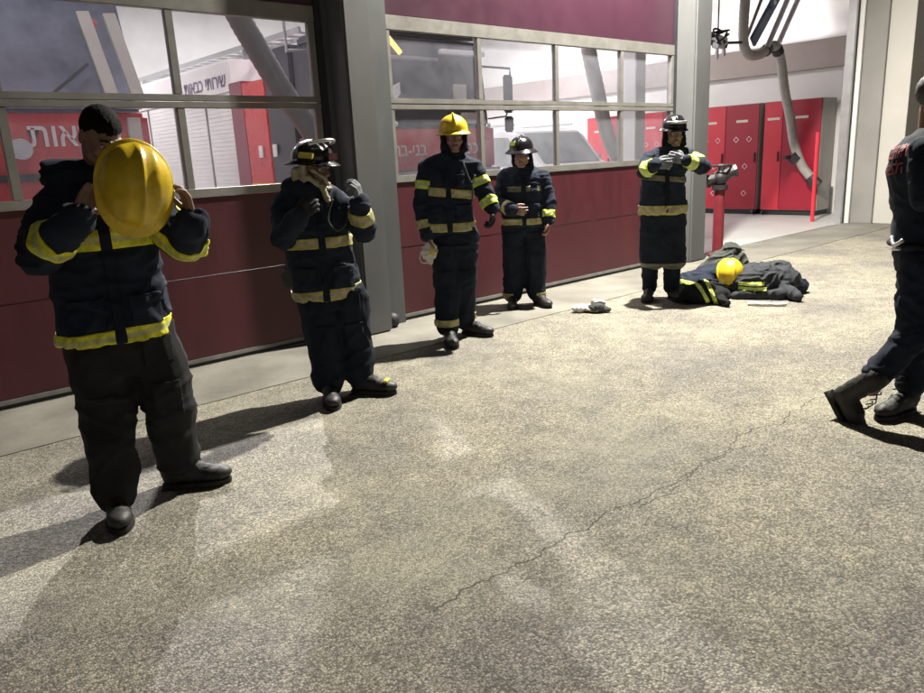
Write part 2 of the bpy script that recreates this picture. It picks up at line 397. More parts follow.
# the door of the open bay, rolled up under the ceiling
d = MB()
for k in range(6): d.box(9.12, 14.03, 0.2+0.62*k, 0.2+0.62*k+0.6, 4.50, 4.545)
d.build('raised_door', 'door_red', ST, bevel=0.004)

# ------------------------------------------------------------------ lamps
def tube_lamp(x, y, label, z=5.28, w=TUBE_W):
    r = empty('ceiling_lamp', (x, y, z), 0, label, 'ceiling lamp', 'fluorescent lamps under the garage ceiling')
    MB().box(-0.1, 0.1, -0.65, 0.65, 0.03, 0.09).build('housing', 'white_paint', r, bevel=0.005)
    MB().tube([(0.045, -0.6, 0.008), (0.045, 0.6, 0.008)], 0.014).build('tube', 'tube_glow', r, smooth=True)
    MB().tube([(-0.045, -0.6, 0.008), (-0.045, 0.6, 0.008)], 0.014).build('tube', 'tube_glow', r, smooth=True)
    for hy in (-0.4, 0.4): MB().tube([(0, hy, 0.09), (0, hy, 0.5)], 0.006).build('hanger', 'dark_metal', r)
    l = bpy.data.lights.new('lamp_light', 'AREA'); l.shape = 'RECTANGLE'; l.size = 0.2; l.size_y = 1.2; l.energy = w; l.color = TUBE_COL
    lo = bpy.data.objects.new('lamp_light', l); COL.objects.link(lo); lo.parent = r; lo.location = (0, 0, -0.03)
for x, y, k, lab in ((4.1, 3.0, 0.5, 'ceiling lamp above the gap between the two fire trucks, near the doors'),
                  (-1.0, 3.4, 0.3, 'ceiling lamp above the left fire truck, near the doors'),
                  (3.4, 8.5, 1.0, 'ceiling lamp above the gap between the two fire trucks, far back'),
                  (1.4, 0.75, 0.2, 'ceiling lamp added just inside the left garage door to brighten the truck front'),  # added fill, no known lamp here; brightens the left truck's front
                  (5.9, 0.75, 0.25, 'ceiling lamp added just inside the second garage door to brighten the truck front'),  # added fill as well, for the second truck's dark front
                  (8.3, 3.4, 0.55, 'ceiling lamp between the dark truck and the white car, near the doors'),
                  (8.3, 8.5, 1.0, 'ceiling lamp behind the white car, far back'),
                  (12.6, 2.2, 2.3, 'ceiling lamp in the open bay near the red lockers'),
                  (13.0, 7.5, 2.0, 'ceiling lamp at the back of the open bay')):
    tube_lamp(x, y, lab, w=TUBE_W*k)
il = empty('floodlight', (5.0, 5.0, 5.25), 0, 'added floodlight under the garage ceiling between the two fire trucks, aimed out through the door panes', 'floodlight')  # added, unseen source; throws the pane-shaped light patches onto the ground
dv = Vector((-5.0, -7.2, -5.0)).normalized(); qd = dv.to_track_quat('-Z', 'Y')
Mx = qd.to_matrix().to_4x4()
MB().box(-0.16, 0.16, -0.12, 0.12, 0.0, 0.09, Mx).build('housing', 'dark_metal', il, bevel=0.01)
MB().box(-0.14, 0.14, -0.10, 0.10, -0.012, -0.002, Mx).build('lens', 'flood_glow', il)
MB().tube([(0, 0.05, 0.05), (0, 0.05, 0.54)], 0.02).build('bracket', 'dark_metal', il)
l = bpy.data.lights.new('added_inner_light', 'SPOT'); l.energy = 6800; l.spot_size = math.radians(42); l.spot_blend = 0.4; l.shadow_soft_size = 0.05; l.color = (1.0, 0.97, 0.93)
lo = bpy.data.objects.new('added_inner_light', l); COL.objects.link(lo); lo.parent = il; lo.location = dv*0.04; lo.rotation_mode = 'QUATERNION'; lo.rotation_quaternion = qd
fl = empty('floodlight', FLOOD_POS, 0, 'floodlight on an arm high above the second garage door', 'floodlight')
MB().box(-0.16, 0.16, -0.05, 0.05, 0.0, 0.09).build('housing', 'dark_metal', fl, bevel=0.01)
MB().box(-0.14, 0.14, -0.04, 0.04, -0.012, -0.002).build('lens', 'flood_glow', fl)
MB().tube([(0, 0.0, 0.09), (0, 0.05, 0.2), (0, 0.46, 0.2)], 0.02).build('arm', 'dark_metal', fl)
l = bpy.data.lights.new('flood_light', 'SPOT'); l.energy = FLOOD_W; l.spot_size = math.radians(168); l.spot_blend = 0.6; l.shadow_soft_size = 0.07; l.color = FLOOD_COL
lo = bpy.data.objects.new('flood_light', l); COL.objects.link(lo); lo.parent = fl; lo.location = (0, 0, -0.04)
lo.rotation_mode = 'QUATERNION'; lo.rotation_quaternion = Vector((0.08, -0.38, -1.0)).to_track_quat('-Z', 'Y')

# ------------------------------------------------------------------ fire truck behind the left door
T1 = empty('fire_truck', (1.25, 1.5, 0.008), 0, 'red fire truck parked behind the left garage door, white letters under its windscreen', 'fire truck')
MB().box(-1.25, 1.30, 0.02, 2.2, 0.45, 2.02).build('cab', 'truck_red', T1, bevel=0.04)
MB().box(-1.25, 1.30, 2.25, 7.5, 0.6, 3.1).build('body', 'shutter_white', T1, bevel=0.02)
MB().prism([(0.03, 2.025), (0.34, 3.05), (2.2, 3.05), (2.2, 2.025)], -1.22, 1.27, 'x').build('windscreen', 'truck_glass_glare', T1, bevel=0.03)
MB().box(-1.2, 1.25, 0.36, 2.2, 3.055, 3.18).build('roof', 'truck_dark', T1, bevel=0.03)
ang = math.atan2(0.31, 1.03)
for x in (1.02, 1.24):
    Mx = Matrix.Translation((x, 0.0, 2.06)) @ Matrix.Rotation(-ang, 4, 'X') @ Matrix.Rotation(-0.10, 4, 'Y')
    MB().box(-0.055, 0.055, -0.035, 0.0, 0.0, 0.85, Mx).build('side_strip', 'cream_strip', T1, bevel=0.004)
Mx = Matrix.Translation((0.4, 0.0, 2.06)) @ Matrix.Rotation(-ang, 4, 'X') @ Matrix.Rotation(0.9, 4, 'Y')
MB().box(-0.012, 0.012, -0.04, -0.02, 0.0, 0.6, Mx).build('wiper', 'rubber_black', T1)
MB().tube([(0.22, 0.01, 1.73), (0.22, -0.03, 1.73)], 0.085, 24).build('headlight', 'steel', T1, bevel=0.004)
MB().tube([(-0.9, 0.01, 1.73), (-0.9, -0.03, 1.73)], 0.085, 24).build('headlight', 'steel', T1, bevel=0.004)
MB().box(1.10, 1.215, -0.01, 0.03, 1.62, 1.98).build('marker_plate', 'cream_strip', T1, bevel=0.006)
MB().box(-1.2, 1.05, -0.008, 0.018, 1.47, 1.53).build('trim', 'truck_dark', T1)
MB().box(-1.28, 1.33, -0.25, 0.0, 0.45, 0.85).build('bumper', 'white_paint', T1, bevel=0.03)
text_obj('lettering', 'כבאות', 0.27, 'text_white', Matrix.Translation((0.62, -0.003, 1.83)) @ FRONT, T1, 0.95)
for x in (-1.0, 1.05):
    for y in (1.0, 5.8):
        w = MB().tube([(x-0.14, y, 0.5), (x+0.14, y, 0.5)], 0.5, 28).build('wheel', 'rubber_black', T1, bevel=0.02)
        MB().tube([(x-0.15, y, 0.5), (x+0.15, y, 0.5)], 0.26, 20).build('rim', 'steel', w)
MB().ball((1.02, 0.28, 2.78), (0.05, 0.03, 0.05)).build('marker_lamp', 'truck_red', T1, smooth=True)

# ------------------------------------------------------------------ fire truck behind the second door
T2 = empty('fire_truck', (5.95, 1.5, 0.008), 0, 'dark-fronted fire truck parked behind the second garage door, with a tall bracket mirror', 'fire truck')
MB().box(-1.02, 0.92, 0.0, 1.55, 0.45, 1.86).build('cab', 'truck_maroon', T2, bevel=0.04)
MB().box(-1.03, 0.93, -0.012, 0.012, 1.38, 1.84).build('red_panel', 'truck_red', T2, bevel=0.004)
MB().prism([(0.02, 1.865), (0.14, 2.88), (1.55, 2.9), (1.55, 1.865)], -1.0, 0.9, 'x').build('windscreen', 'truck_dark', T2, bevel=0.03)
MB().box(-0.95, 0.85, 0.16, 1.5, 2.905, 3.02).build('roof', 'truck_dark', T2, bevel=0.03)
MB().box(0.15, 0.86, 0.02, 0.10, 2.70, 2.76).build('sun_visor', 'white_paint', T2, bevel=0.01)
MB().box(-0.95, 0.12, 0.05, 0.12, 2.62, 2.66).build('sun_visor', 'steel', T2, bevel=0.01)
MB().box(0.30, 0.50, 0.0, 0.03, 2.12, 2.36).build('windscreen_sticker', 'cream_strip', T2)
MB().box(0.40, 0.80, -0.005, 0.02, 1.9, 2.03).build('windscreen_sticker', 'cream_strip', T2)
MB().prism([(-0.70, 2.28), (-0.50, 2.36), (-0.50, 2.24), (-0.58, 2.16), (-0.70, 2.17)], 0.03, 0.06, 'y').build('pennon', 'white_paint', T2)
MB().ball((-0.64, -0.02, 1.90), 0.032).build('marker_lamp', 'white_paint', T2, smooth=True)
MB().tube([(-0.74, -0.06, 2.86), (-0.55, -0.08, 2.66)], 0.03).build('beacon', 'amber_glow', T2, smooth=True)
MB().box(-1.1, 0.95, -0.10, 0.02, 0.5, 1.35).build('bumper', 'truck_dark', T2, bevel=0.03)
MB().box(-1.0, 0.92, -0.13, -0.10, 1.30, 1.36).build('bumper_rail', 'steel', T2, bevel=0.006)
text_obj('lettering', 'בני-ברק', 0.20, 'text_white', Matrix.Translation((-0.50, -0.016, 1.60)) @ FRONT, T2, 0.95)
text_obj('lettering', 'כבאות', 0.20, 'text_white', Matrix.Translation((0.42, -0.016, 1.60)) @ FRONT, T2, 0.85)
MB().tube([(0.86, 0.12, 2.60), (1.17, -0.10, 2.56), (1.17, -0.10, 2.46)], 0.014).tube([(0.90, 0.05, 1.96), (1.10, -0.08, 1.98), (1.13, -0.1, 2.1)], 0.012).build('mirror_arm', 'truck_dark', T2)
MB().box(1.05, 1.20, -0.13, -0.07, 2.02, 2.48).build('mirror', 'truck_dark', T2, bevel=0.02)
MB().box(1.06, 1.20, -0.13, -0.07, 1.78, 1.98).build('mirror', 'truck_dark', T2, bevel=0.02)
MB().tube([(0.88, 0.02, 1.9), (0.90, 0.04, 1.3)], 0.02).build('grab_rail', 'white_paint', T2)
# left flank seen through the left door: crew cab, red locker, white roller shutters
MB().box(-1.04, 0.92, 1.552, 2.25, 0.6, 2.95).build('crew_cab', 'truck_dark', T2, bevel=0.02)
MB().box(-1.05, 0.92, 2.252, 2.90, 0.6, 2.62).build('pump_locker', 'truck_red', T2, bevel=0.01)
MB().box(-1.052, -0.98, 2.10, 2.90, 1.20, 1.28).build('stripe', 'yellow_stripe', T2)
for y in (2.05, 2.45):
    MB().box(-1.075, -1.052, y, y+0.10, 1.62, 1.78).build('handle', 'white_paint', T2, bevel=0.006)
MB().box(-1.05, 0.92, 2.902, 3.30, 0.6, 2.66).build('pump_panel', 'truck_maroon', T2, bevel=0.01)
MB().box(-1.0, 0.92, 3.302, 8.3, 0.6, 3.0).build('body', 'white_paint', T2, bevel=0.01)
MB().box(-1.03, -1.002, 3.32, 8.2, 2.56, 2.96).build('sign_band', 'shutter_white', T2, bevel=0.004)
text_obj('lettering', 'שירותי כבאות', 0.26, 'text_violet', Matrix.Translation((-1.035, 4.15, 2.72)) @ LEFTF, T2, 1.05)
sh = MB()
for y0, y1 in ((3.34, 4.18), (4.26, 5.4), (5.48, 6.6), (6.68, 8.0)):
    for k in range(22): sh.box(-1.02, -1.003, y0, y1, 1.22+0.06*k, 1.22+0.06*k+0.057)
sh.build('roller_shutter', 'shutter_white', T2)
tr = MB()
for y in (4.22, 5.44, 6.64): tr.box(-1.03, -1.002, y-0.018, y+0.018, 1.15, 2.55)
tr.box(-1.03, -1.002, 3.33, 8.1, 1.13, 1.17)
tr.build('shutter_guide', 'frame_metal', T2)
for x in (-0.85, 0.78):
    for y in (0.9, 6.0):
        w = MB().tube([(x-0.14, y, 0.5), (x+0.14, y, 0.5)], 0.5, 28).build('wheel', 'rubber_black', T2, bevel=0.02)
        MB().tube([(x-0.15, y, 0.5), (x+0.15, y, 0.5)], 0.26, 20).build('rim', 'steel', w)
lad = MB()
for x in (-0.6, -0.2): lad.box(x, x+0.04, 2.0, 8.2, 3.18, 3.25)
for k in range(18): lad.box(-0.56, -0.2, 2.2+0.33*k, 2.23+0.33*k, 3.20, 3.23)
for y in (3.6, 7.8): lad.box(-0.62, -0.14, y, y+0.04, 3.0, 3.18)
lad.build('roof_ladder', 'steel', T2)

# ------------------------------------------------------------------ white car in the next bay
CAR = empty('parked_van', (10.75, 3.2, 0.008), 0, 'white high-roofed car parked nose out behind the second garage door', 'car')
prof = [(-0.75, 0.35), (-0.78, 0.75), (-0.70, 1.02), (0.05, 1.22), (0.20, 1.28), (0.75, 1.88), (1.1, 1.97), (3.4, 1.95), (3.75, 1.2), (3.8, 0.4)]
MB().prism(prof, -0.93, 0.93, 'x').build('body', 'car_white', CAR, bevel=0.06, smooth=False)
MB().prism([(0.20, 1.32), (0.70, 1.86), (0.74, 1.86), (0.24, 1.30)], -0.76, 0.76, 'x').build('windscreen', 'car_glass', CAR, bevel=0.004)
sw = [(0.50, 1.30), (0.95, 1.80), (1.55, 1.82), (1.55, 1.30)]
sw2 = [(1.63, 1.30), (1.63, 1.82), (2.9, 1.80), (3.1, 1.30)]
for sx in (-1, 1):
    for s_ in (sw, sw2):
        MB().prism(s_, sx*0.925, sx*0.942, 'x').build('side_window', 'car_glass', CAR, bevel=0.003)
    MB().box(sx*0.80-0.02, sx*0.80+0.02, 0.9, 3.2, 2.0, 2.04).build('roof_rail', 'steel', CAR, bevel=0.01)
    MB().box(min(sx*0.93, sx*1.13), max(sx*0.93, sx*1.13), 0.42, 0.55, 1.28, 1.44).build('wing_mirror', 'car_white', CAR, bevel=0.03)
    MB().box(sx*0.7-0.16, sx*0.7+0.16, -0.80, -0.70, 0.72, 0.90).build('headlight', 'steel', CAR, bevel=0.02)
    for y in (0.15, 2.95):
        w = MB().tube([(sx*0.78-0.11, y, 0.34), (sx*0.78+0.18*sx+0.0, y, 0.34)] if sx > 0 else [(sx*0.78+0.11, y, 0.34), (sx*0.96, y, 0.34)], 0.34, 26).build('wheel', 'rubber_black', CAR, bevel=0.02)
        MB().tube([(sx*0.90, y, 0.34), (sx*0.975, y, 0.34)], 0.20, 20).build('rim', 'steel', w)

# ------------------------------------------------------------------ lockers along the side wall
def locker(y0, y1, split, label, marks):
    L = empty('locker', (15.4, y0, 0.008), 0, label, 'locker', 'steel lockers along the side wall')
    w = y1-y0
    MB().box(0.03, 0.64, 0.0, w, 0.10, 2.30).build('cabinet', 'locker_side', L, bevel=0.006)
    a = MB().box(0.0, 0.028, 0.01, split-y0-0.004, 0.11, 2.29).build('cabinet_door', 'locker_maroon', L, bevel=0.006)
    b = MB().box(0.0, 0.028, split-y0+0.004, w-0.01, 0.11, 2.29).build('cabinet_door', 'locker_red', L, bevel=0.006)
    for d, c0, c1 in ((a, 0.01, split-y0), (b, split-y0, w-0.01)):
        c = (c0+c1)/2
        MB().box(-0.004, -0.001, c-0.13, c+0.13, 1.93, 1.98).build('name_plate', 'cream_strip', d)
        MB().box(-0.03, -0.001, c0+0.05, c0+0.075, 1.1, 1.3).build('handle', 'dark_metal', d, bevel=0.004)
        if marks:
            mk = MB(); s = 0.045; th = 0.010
            for z in (1.58, 1.02, 0.45):
                for yy in ((c-0.17, c+0.12) if z > 1.2 else (c-0.1,)):
                    for k in range(4):
                        Mx = Matrix.Translation((-0.003, yy, z)) @ Matrix.Rotation(k*PI/2+PI/4, 4, 'X')
                        mk.box(-0.001, 0.001, -s, s, s-th, s, Mx)
            mk.build('vent_marks', 'text_white', d)
    f = MB(); f.box(0.06, 0.6, 0.03, w-0.03, 0.015, 0.098); f.build('plinth', 'rubber_black', L)
    for yy in (0.06, w-0.06):
        MB().tube([(0.0, yy-0.02, 0.045), (0.0, yy+0.02, 0.045)], 0.04, 16).build('castor', 'dark_metal', L)
    return L
locker(0.98, 2.16, 1.76, 'red steel locker with grey side panel, nearest to the open doorway', False)
locker(2.26, 3.72, 3.02, 'red steel locker with white diamond marks, left of the gap between lockers', True)
locker(3.82, 5.28, 4.6, 'red steel locker with white diamond marks, third along the side wall', True)
locker(5.38, 6.84, 6.1, 'red steel locker farthest from the doorway, glimpsed through the second garage door', False)
o = MB().tube([(14.3, 0.56, 0.008), (14.3, 0.56, 1.64)], 0.035, 16).build('pole', 'pole_red', None, bevel=0.004)
tag(o, 'slim red pole standing in front of the right-hand locker', 'pole')

# red standpipe with a dark valve head
H = empty('standpipe', (9.42, -0.27, 0.005), -0.85, 'dark red standpipe with a bulky black valve head beside the open bay', 'standpipe')
MB().tube([(0, 0, 0.0), (0, 0, 0.93)], 0.072, 20).build('post', 'post_red', H, smooth=False)
MB().tube([(0, 0, 0.0), (0, 0, 0.03)], 0.13, 20).build('flange', 'post_red', H, bevel=0.004)
MB().tube([(0, 0, 0.90), (0, 0, 0.97)], 0.105, 20).build('flange', 'dark_metal', H, bevel=0.006)
hd = MB(); hd.ball((0.0, 0, 1.06), (0.115, 0.11, 0.11)); hd.tube([(-0.16, 0, 1.03), (0.10, 0, 1.10)], 0.075, 16)
hd.tube([(0.05, 0, 1.10), (0.18, 0, 1.15)], 0.075, 16); hd.tube([(0, 0, 1.08), (0.02, 0, 1.22)], 0.05, 14)
hd.build('valve_head', 'dark_metal', H, bevel=0.004)
MB().tube([(0.17, 0, 1.145), (0.21, 0, 1.16)], 0.088, 8).build('outlet_cap', 'dark_metal', H, bevel=0.004)
MB().tube([(-0.20, 0, 1.02), (-0.15, 0, 1.04)], 0.10, 8).build('outlet_cap', 'dark_metal', H, bevel=0.006)
hw = MB(); hw.tube([(0.13*math.cos(a*PI/8), 0.13*math.sin(a*PI/8), 1.225) for a in range(17)], 0.014, 8)
for k in range(3): hw.tube([(0, 0, 1.23), (0.13*math.cos(k*2.1), 0.13*math.sin(k*2.1), 1.225)], 0.01, 6)
hw.build('hand_wheel', 'dark_metal', H)

# ------------------------------------------------------------------ exhaust extraction hoses
EX = empty('exhaust_rig', (14.2, 1.5, 4.1), 0, 'hanging exhaust extraction rig of steel arms and grey hose in the open bay', 'exhaust hose')
def q(*p): return (p[0]-14.2, p[1]-1.5, p[2]-4.1)
hose = [q(13.22, 1.5, 5.2), q(13.20, 1.5, 4.3), q(13.15, 1.5, 3.6), q(13.2, 1.5, 3.2), q(13.42, 1.5, 3.05), q(13.8, 1.5, 3.08), q(14.1, 1.5, 3.2), q(14.38, 1.5, 3.25), q(14.62, 1.5, 3.02), q(14.85, 1.5, 2.48), q(15.05, 1.45, 1.95), q(15.15, 1.4, 1.5), q(15.2, 1.3, 1.18), q(15.26, 1.2, 0.95), q(15.3, 0.95, 0.66)]
MB().tube(hose, 0.085, 16, smooth_pts=12, rings=0.06).build('hose', 'hose_grey', EX, smooth=True)
MB().tube([q(13.98, 1.5, 3.14), q(14.1, 1.5, 3.2)], 0.11).build('hose_coupling', 'dark_metal', EX, bevel=0.006)
MB().tube([q(14.42, 1.5, 3.22), q(14.52, 1.5, 3.14)], 0.11).build('hose_coupling', 'dark_metal', EX, bevel=0.006)
MB().tube([q(15.14, 1.42, 1.24), q(15.2, 1.32, 1.12)], 0.12).box(0.62, 0.98, -0.12, -0.06, -2.94, -2.87).build('hose_clamp', 'dark_metal', EX, bevel=0.004)
MB().tube([q(15.28, 1.08, 0.78), q(15.3, 0.92, 0.62)], 0.12).build('nozzle', 'dark_metal', EX, bevel=0.006)
MB().tube([q(13.95, 1.45, 3.20), q(14.75, 1.45, 4.2), q(15.3, 1.45, 4.9)], 0.05).build('arm', 'steel', EX)
MB().tube([q(14.30, 1.4, 3.30), q(15.1, 1.4, 4.25), q(15.6, 1.4, 4.9)], 0.05).build('arm', 'steel', EX)
Mx = Matrix.Translation(q(13.35, 1.42, 3.25)) @ Matrix.Rotation(0.78, 4, 'Y')
MB().box(-0.10, 0.10, -0.03, 0.03, 0.0, 1.75, Mx).build('bracket', 'navy_bracket', EX, bevel=0.01)
MB().tube([q(13.3, 1.5, 3.35), q(13.75, 1.5, 4.0), q(14.3, 1.5, 4.9)], 0.03).build('cable', 'steel', EX)
MB().tube([q(13.92, 1.36, 3.95), q(13.92, 1.33, 3.95)], 0.11, 24).build('round_plate', 'blue_plate', EX)
MB().tube([q(13.92, 1.328, 3.95), q(13.92, 1.32, 3.95)], 0.05, 20).build('plate_mark', 'text_white', EX)
tg = MB(); random.seed(5)
for k in range(9):
    a = Vector(q(12.35, 1.5, 3.25)); pts = [a + Vector((random.uniform(-.22, .22), random.uniform(-.1, .1), random.uniform(-.14, .16))) for _ in range(4)]
    tg.tube(pts, 0.018, 8, smooth_pts=4)
tg.build('cable_bundle', 'dark_metal', EX)
MB().box(-2.0, -1.7, -0.08, 0.05, -1.0, -0.82).box(-1.98, -1.93, -0.05, 0.0, -1.18, -1.0).box(-1.76, -1.70, -0.05, 0.0, -1.12, -1.0).build('hook_block', 'steel', EX, bevel=0.008)
MB().tube([q(12.3, 1.5, 3.35), q(12.3, 1.5, 5.3)], 0.012).build('cable', 'dark_metal', EX)
MB().tube([q(12.5, 1.5, 3.2), q(13.2, 1.5, 3.25)], 0.025).build('cable', 'dark_metal', EX)

def hang_hose(name, pts, r, label, mat='hose_grey'):
    o = MB().tube(pts, r, 16, smooth_pts=12, rings=0.05).build(name, mat, None, smooth=True)
    tag(o, label, 'exhaust hose', 'exhaust hoses hanging from the garage ceiling'); return o
hang_hose('exhaust_hose', [(9.5, 2.2, 5.3), (9.62, 2.2, 3.9), (9.69, 2.2, 3.1), (9.91, 2.2, 2.44), (10.14, 2.2, 1.82), (10.42, 2.2, 1.40), (10.6, 2.2, 1.2)], 0.115, 'pale grey exhaust hose hanging in front of the white car')
hang_hose('exhaust_hose', [(2.9, 1.0, 5.3), (3.05, 1.0, 3.4), (3.26, 1.0, 2.87), (3.44, 1.0, 2.54), (3.67, 1.0, 2.15), (3.95, 1.0, 1.75), (4.1, 1.0, 1.2)], 0.105, 'dark grey exhaust hose hanging behind the right end of the left garage door', 'hose_dark')
# pipe frame with clamp seen at the top right of the left door
PF = empty('hose_reel_frame', (4.25, 1.2, 2.0), 0, 'bright pipe frame hanging behind the upper right pane of the left garage door', 'pipe frame')
MB().tube([(0.05, 0, 3.2), (0.05, 0, 0.62), (-0.35, 0.1, 0.60), (-0.35, 0.1, 0.95), (0.05, 0.0, 1.0)], 0.022).build('pipe', 'steel', PF)
MB().tube([(-0.1, 0, 3.2), (-0.1, 0, 0.9)], 0.012).build('cable', 'dark_metal', PF)
# cable trays under the ceiling
for yy, lab in ((4.6, 'steel cable tray under the ceiling, nearer to the doors'), (7.0, 'steel cable tray under the ceiling, farther from the doors')):
    ct = MB(); ct.box(-7.9, 15.9, yy, yy+0.04, 4.6, 4.68); ct.box(-7.9, 15.9, yy+0.3, yy+0.34, 4.6, 4.68)
    for k in range(60): ct.box(-7.8+0.4*k, -7.77+0.4*k, yy, yy+0.34, 4.6, 4.62)
    for k in range(8): ct.box(-7.0+3*k, -6.98+3*k, yy+0.15, yy+0.17, 4.6, 5.8)
    tag(ct.build('cable_tray', 'steel'), lab, 'cable tray', 'cable trays under the garage ceiling')
# ------------------------------------------------------------------ soft bodies: tapered limbs and lofts fused into one skin
def V(*a): return Vector(a)
class Soft:
    """collects closed shapes (each with a region name), fuses them into one continuous surface"""
    def __init__(s): s.bm = bmesh.new(); s.reg = []
    def cap(s, p0, r0, p1, r1, reg='x', flat=None):
        p0, p1 = Vector(p0), Vector(p1); d = p1-p0; L = d.length; d.normalize()
        x = d.orthogonal().normalized(); y = d.cross(x); seg = 16; rings = []
        prof = [(-r0*math.cos(a), r0*math.sin(a)) for a in [k*PI/10 for k in range(0, 6)]] + \
               [(L+r1*math.sin(a), r1*math.cos(a)) for a in [k*PI/10 for k in range(0, 6)]]
        first = s.bm.verts.new(p0+d*prof[0][0]); prev = None
        for h, r in prof[1:-1]:
            ring = [s.bm.verts.new(p0+d*h+(x*math.cos(2*PI*k/seg)+y*math.sin(2*PI*k/seg))*r) for k in range(seg)]
            if prev is None:
                for k in range(seg): s.bm.faces.new((first, ring[(k+1) % seg], ring[k]))
            else:
                for k in range(seg): s.bm.faces.new((prev[k], prev[(k+1) % seg], ring[(k+1) % seg], ring[k]))
            prev = ring
        last = s.bm.verts.new(p0+d*prof[-1][0])
        for k in range(seg): s.bm.faces.new((prev[k], prev[(k+1) % seg], last))
        def sd(p):
            t = max(0, min(1, (p-p0).dot(p1-p0)/max(1e-9, (p1-p0).length_squared)))
            return (p-(p0+(p1-p0)*t)).length-(r0+(r1-r0)*t)
        s.reg.append((reg, sd)); return s
    def loft(s, rings, reg='torso', seg=28, power=2.3):
        # rings (z, cx, cy, rx, ry[, rot])
        prev = None; n = len(rings)
        for i, R in enumerate(rings):
            z, cx, cy, rx, ry = R[:5]; rot = R[5] if len(R) > 5 else 0
            ring = []
            for k in range(seg):
                a = 2*PI*k/seg; c_, s_ = math.cos(a), math.sin(a)
                u = rx*math.copysign(abs(c_)**(2/power), c_); v = ry*math.copysign(abs(s_)**(2/power), s_)
                ring.append(s.bm.verts.new((cx+u*math.cos(rot)-v*math.sin(rot), cy+u*math.sin(rot)+v*math.cos(rot), z)))
            if prev:
                for k in range(seg): s.bm.faces.new((prev[k], prev[(k+1) % seg], ring[(k+1) % seg], ring[k]))
            else: s.bm.faces.new(ring[::-1])
            prev = ring
        s.bm.faces.new(prev)
        RR = sorted(rings, key=lambda r: r[0])
        def sd(p):
            z = p.z
            if z <= RR[0][0]: r = RR[0]
            elif z >= RR[-1][0]: r = RR[-1]
            else:
                for a, b in zip(RR, RR[1:]):
                    if a[0] <= z <= b[0]:
                        t = (z-a[0])/(b[0]-a[0]+1e-9); r = [a[i]+(b[i]-a[i])*t for i in range(5)]; break
            dx, dy = (p.x-r[1])/r[3], (p.y-r[2])/r[4]
            return (math.sqrt(dx*dx+dy*dy)-1)*min(r[3], r[4])
        s.reg.append((reg, sd)); return s
    def ell(s, c, r, rot=None, reg='x'):
        M_ = Matrix.Translation(c) @ (rot.to_4x4() if rot else Matrix.Identity(4)) @ Matrix.Diagonal((*r, 1))
        bmesh.ops.create_uvsphere(s.bm, u_segments=18, v_segments=12, radius=1, matrix=M_)
        Mi = M_.inverted(); mr = min(r)
        s.reg.append((reg, lambda p: ((Mi @ p).length-1)*mr)); return s
    def region(s, p):
        return min(s.reg, key=lambda r: r[1](p))[0]
    def fuse(s, voxel=0.012, smooth=4, wr=0.0, wf=(7, 7, 10), seed=0.0, M_=None):
        bmesh.ops.recalc_face_normals(s.bm, faces=s.bm.faces)
        me = bpy.data.meshes.new('tmp'); s.bm.to_mesh(me)
        if M_ is not None: me.transform(M_)
        o = bpy.data.objects.new('tmp', me); COL.objects.link(o)
        m = o.modifiers.new('r', 'REMESH'); m.mode = 'VOXEL'; m.voxel_size = voxel
        m = o.modifiers.new('s', 'SMOOTH'); m.iterations = smooth; m.factor = 0.5
        dg = bpy.context.evaluated_depsgraph_get(); out = bpy.data.meshes.new_from_object(o.evaluated_get(dg))
        bpy.data.objects.remove(o); bpy.data.meshes.remove(me)
        if wr:
            f = Vector(wf); off = Vector((seed*3.1, seed*7.7, seed*1.3))
            nl = [v.normal.copy() for v in out.vertices]
            for v, n in zip(out.vertices, nl):
                p = Vector((v.co.x*f.x, v.co.y*f.y, v.co.z*f.z))+off
                q1 = p + Vector((noise.noise(p*0.6), noise.noise(p*0.6+Vector((5, 1, 2))), noise.noise(p*0.6+Vector((2, 9, 4)))))*1.3
                a = noise.noise(q1); b = 1-2*abs(noise.noise(q1*1.15+Vector((9, 9, 9)))); c = noise.noise(q1*3.1)
                v.co += n*wr*(0.7*a+1.0*(max(b, 0)**3-0.35)+0.35*c)
        return out
def soft_obj(name, sf, mat, parent, **kw):
    me = sf.fuse(**kw); sf.bm.free(); o = link_mesh(name, me, mat, parent, True); return o
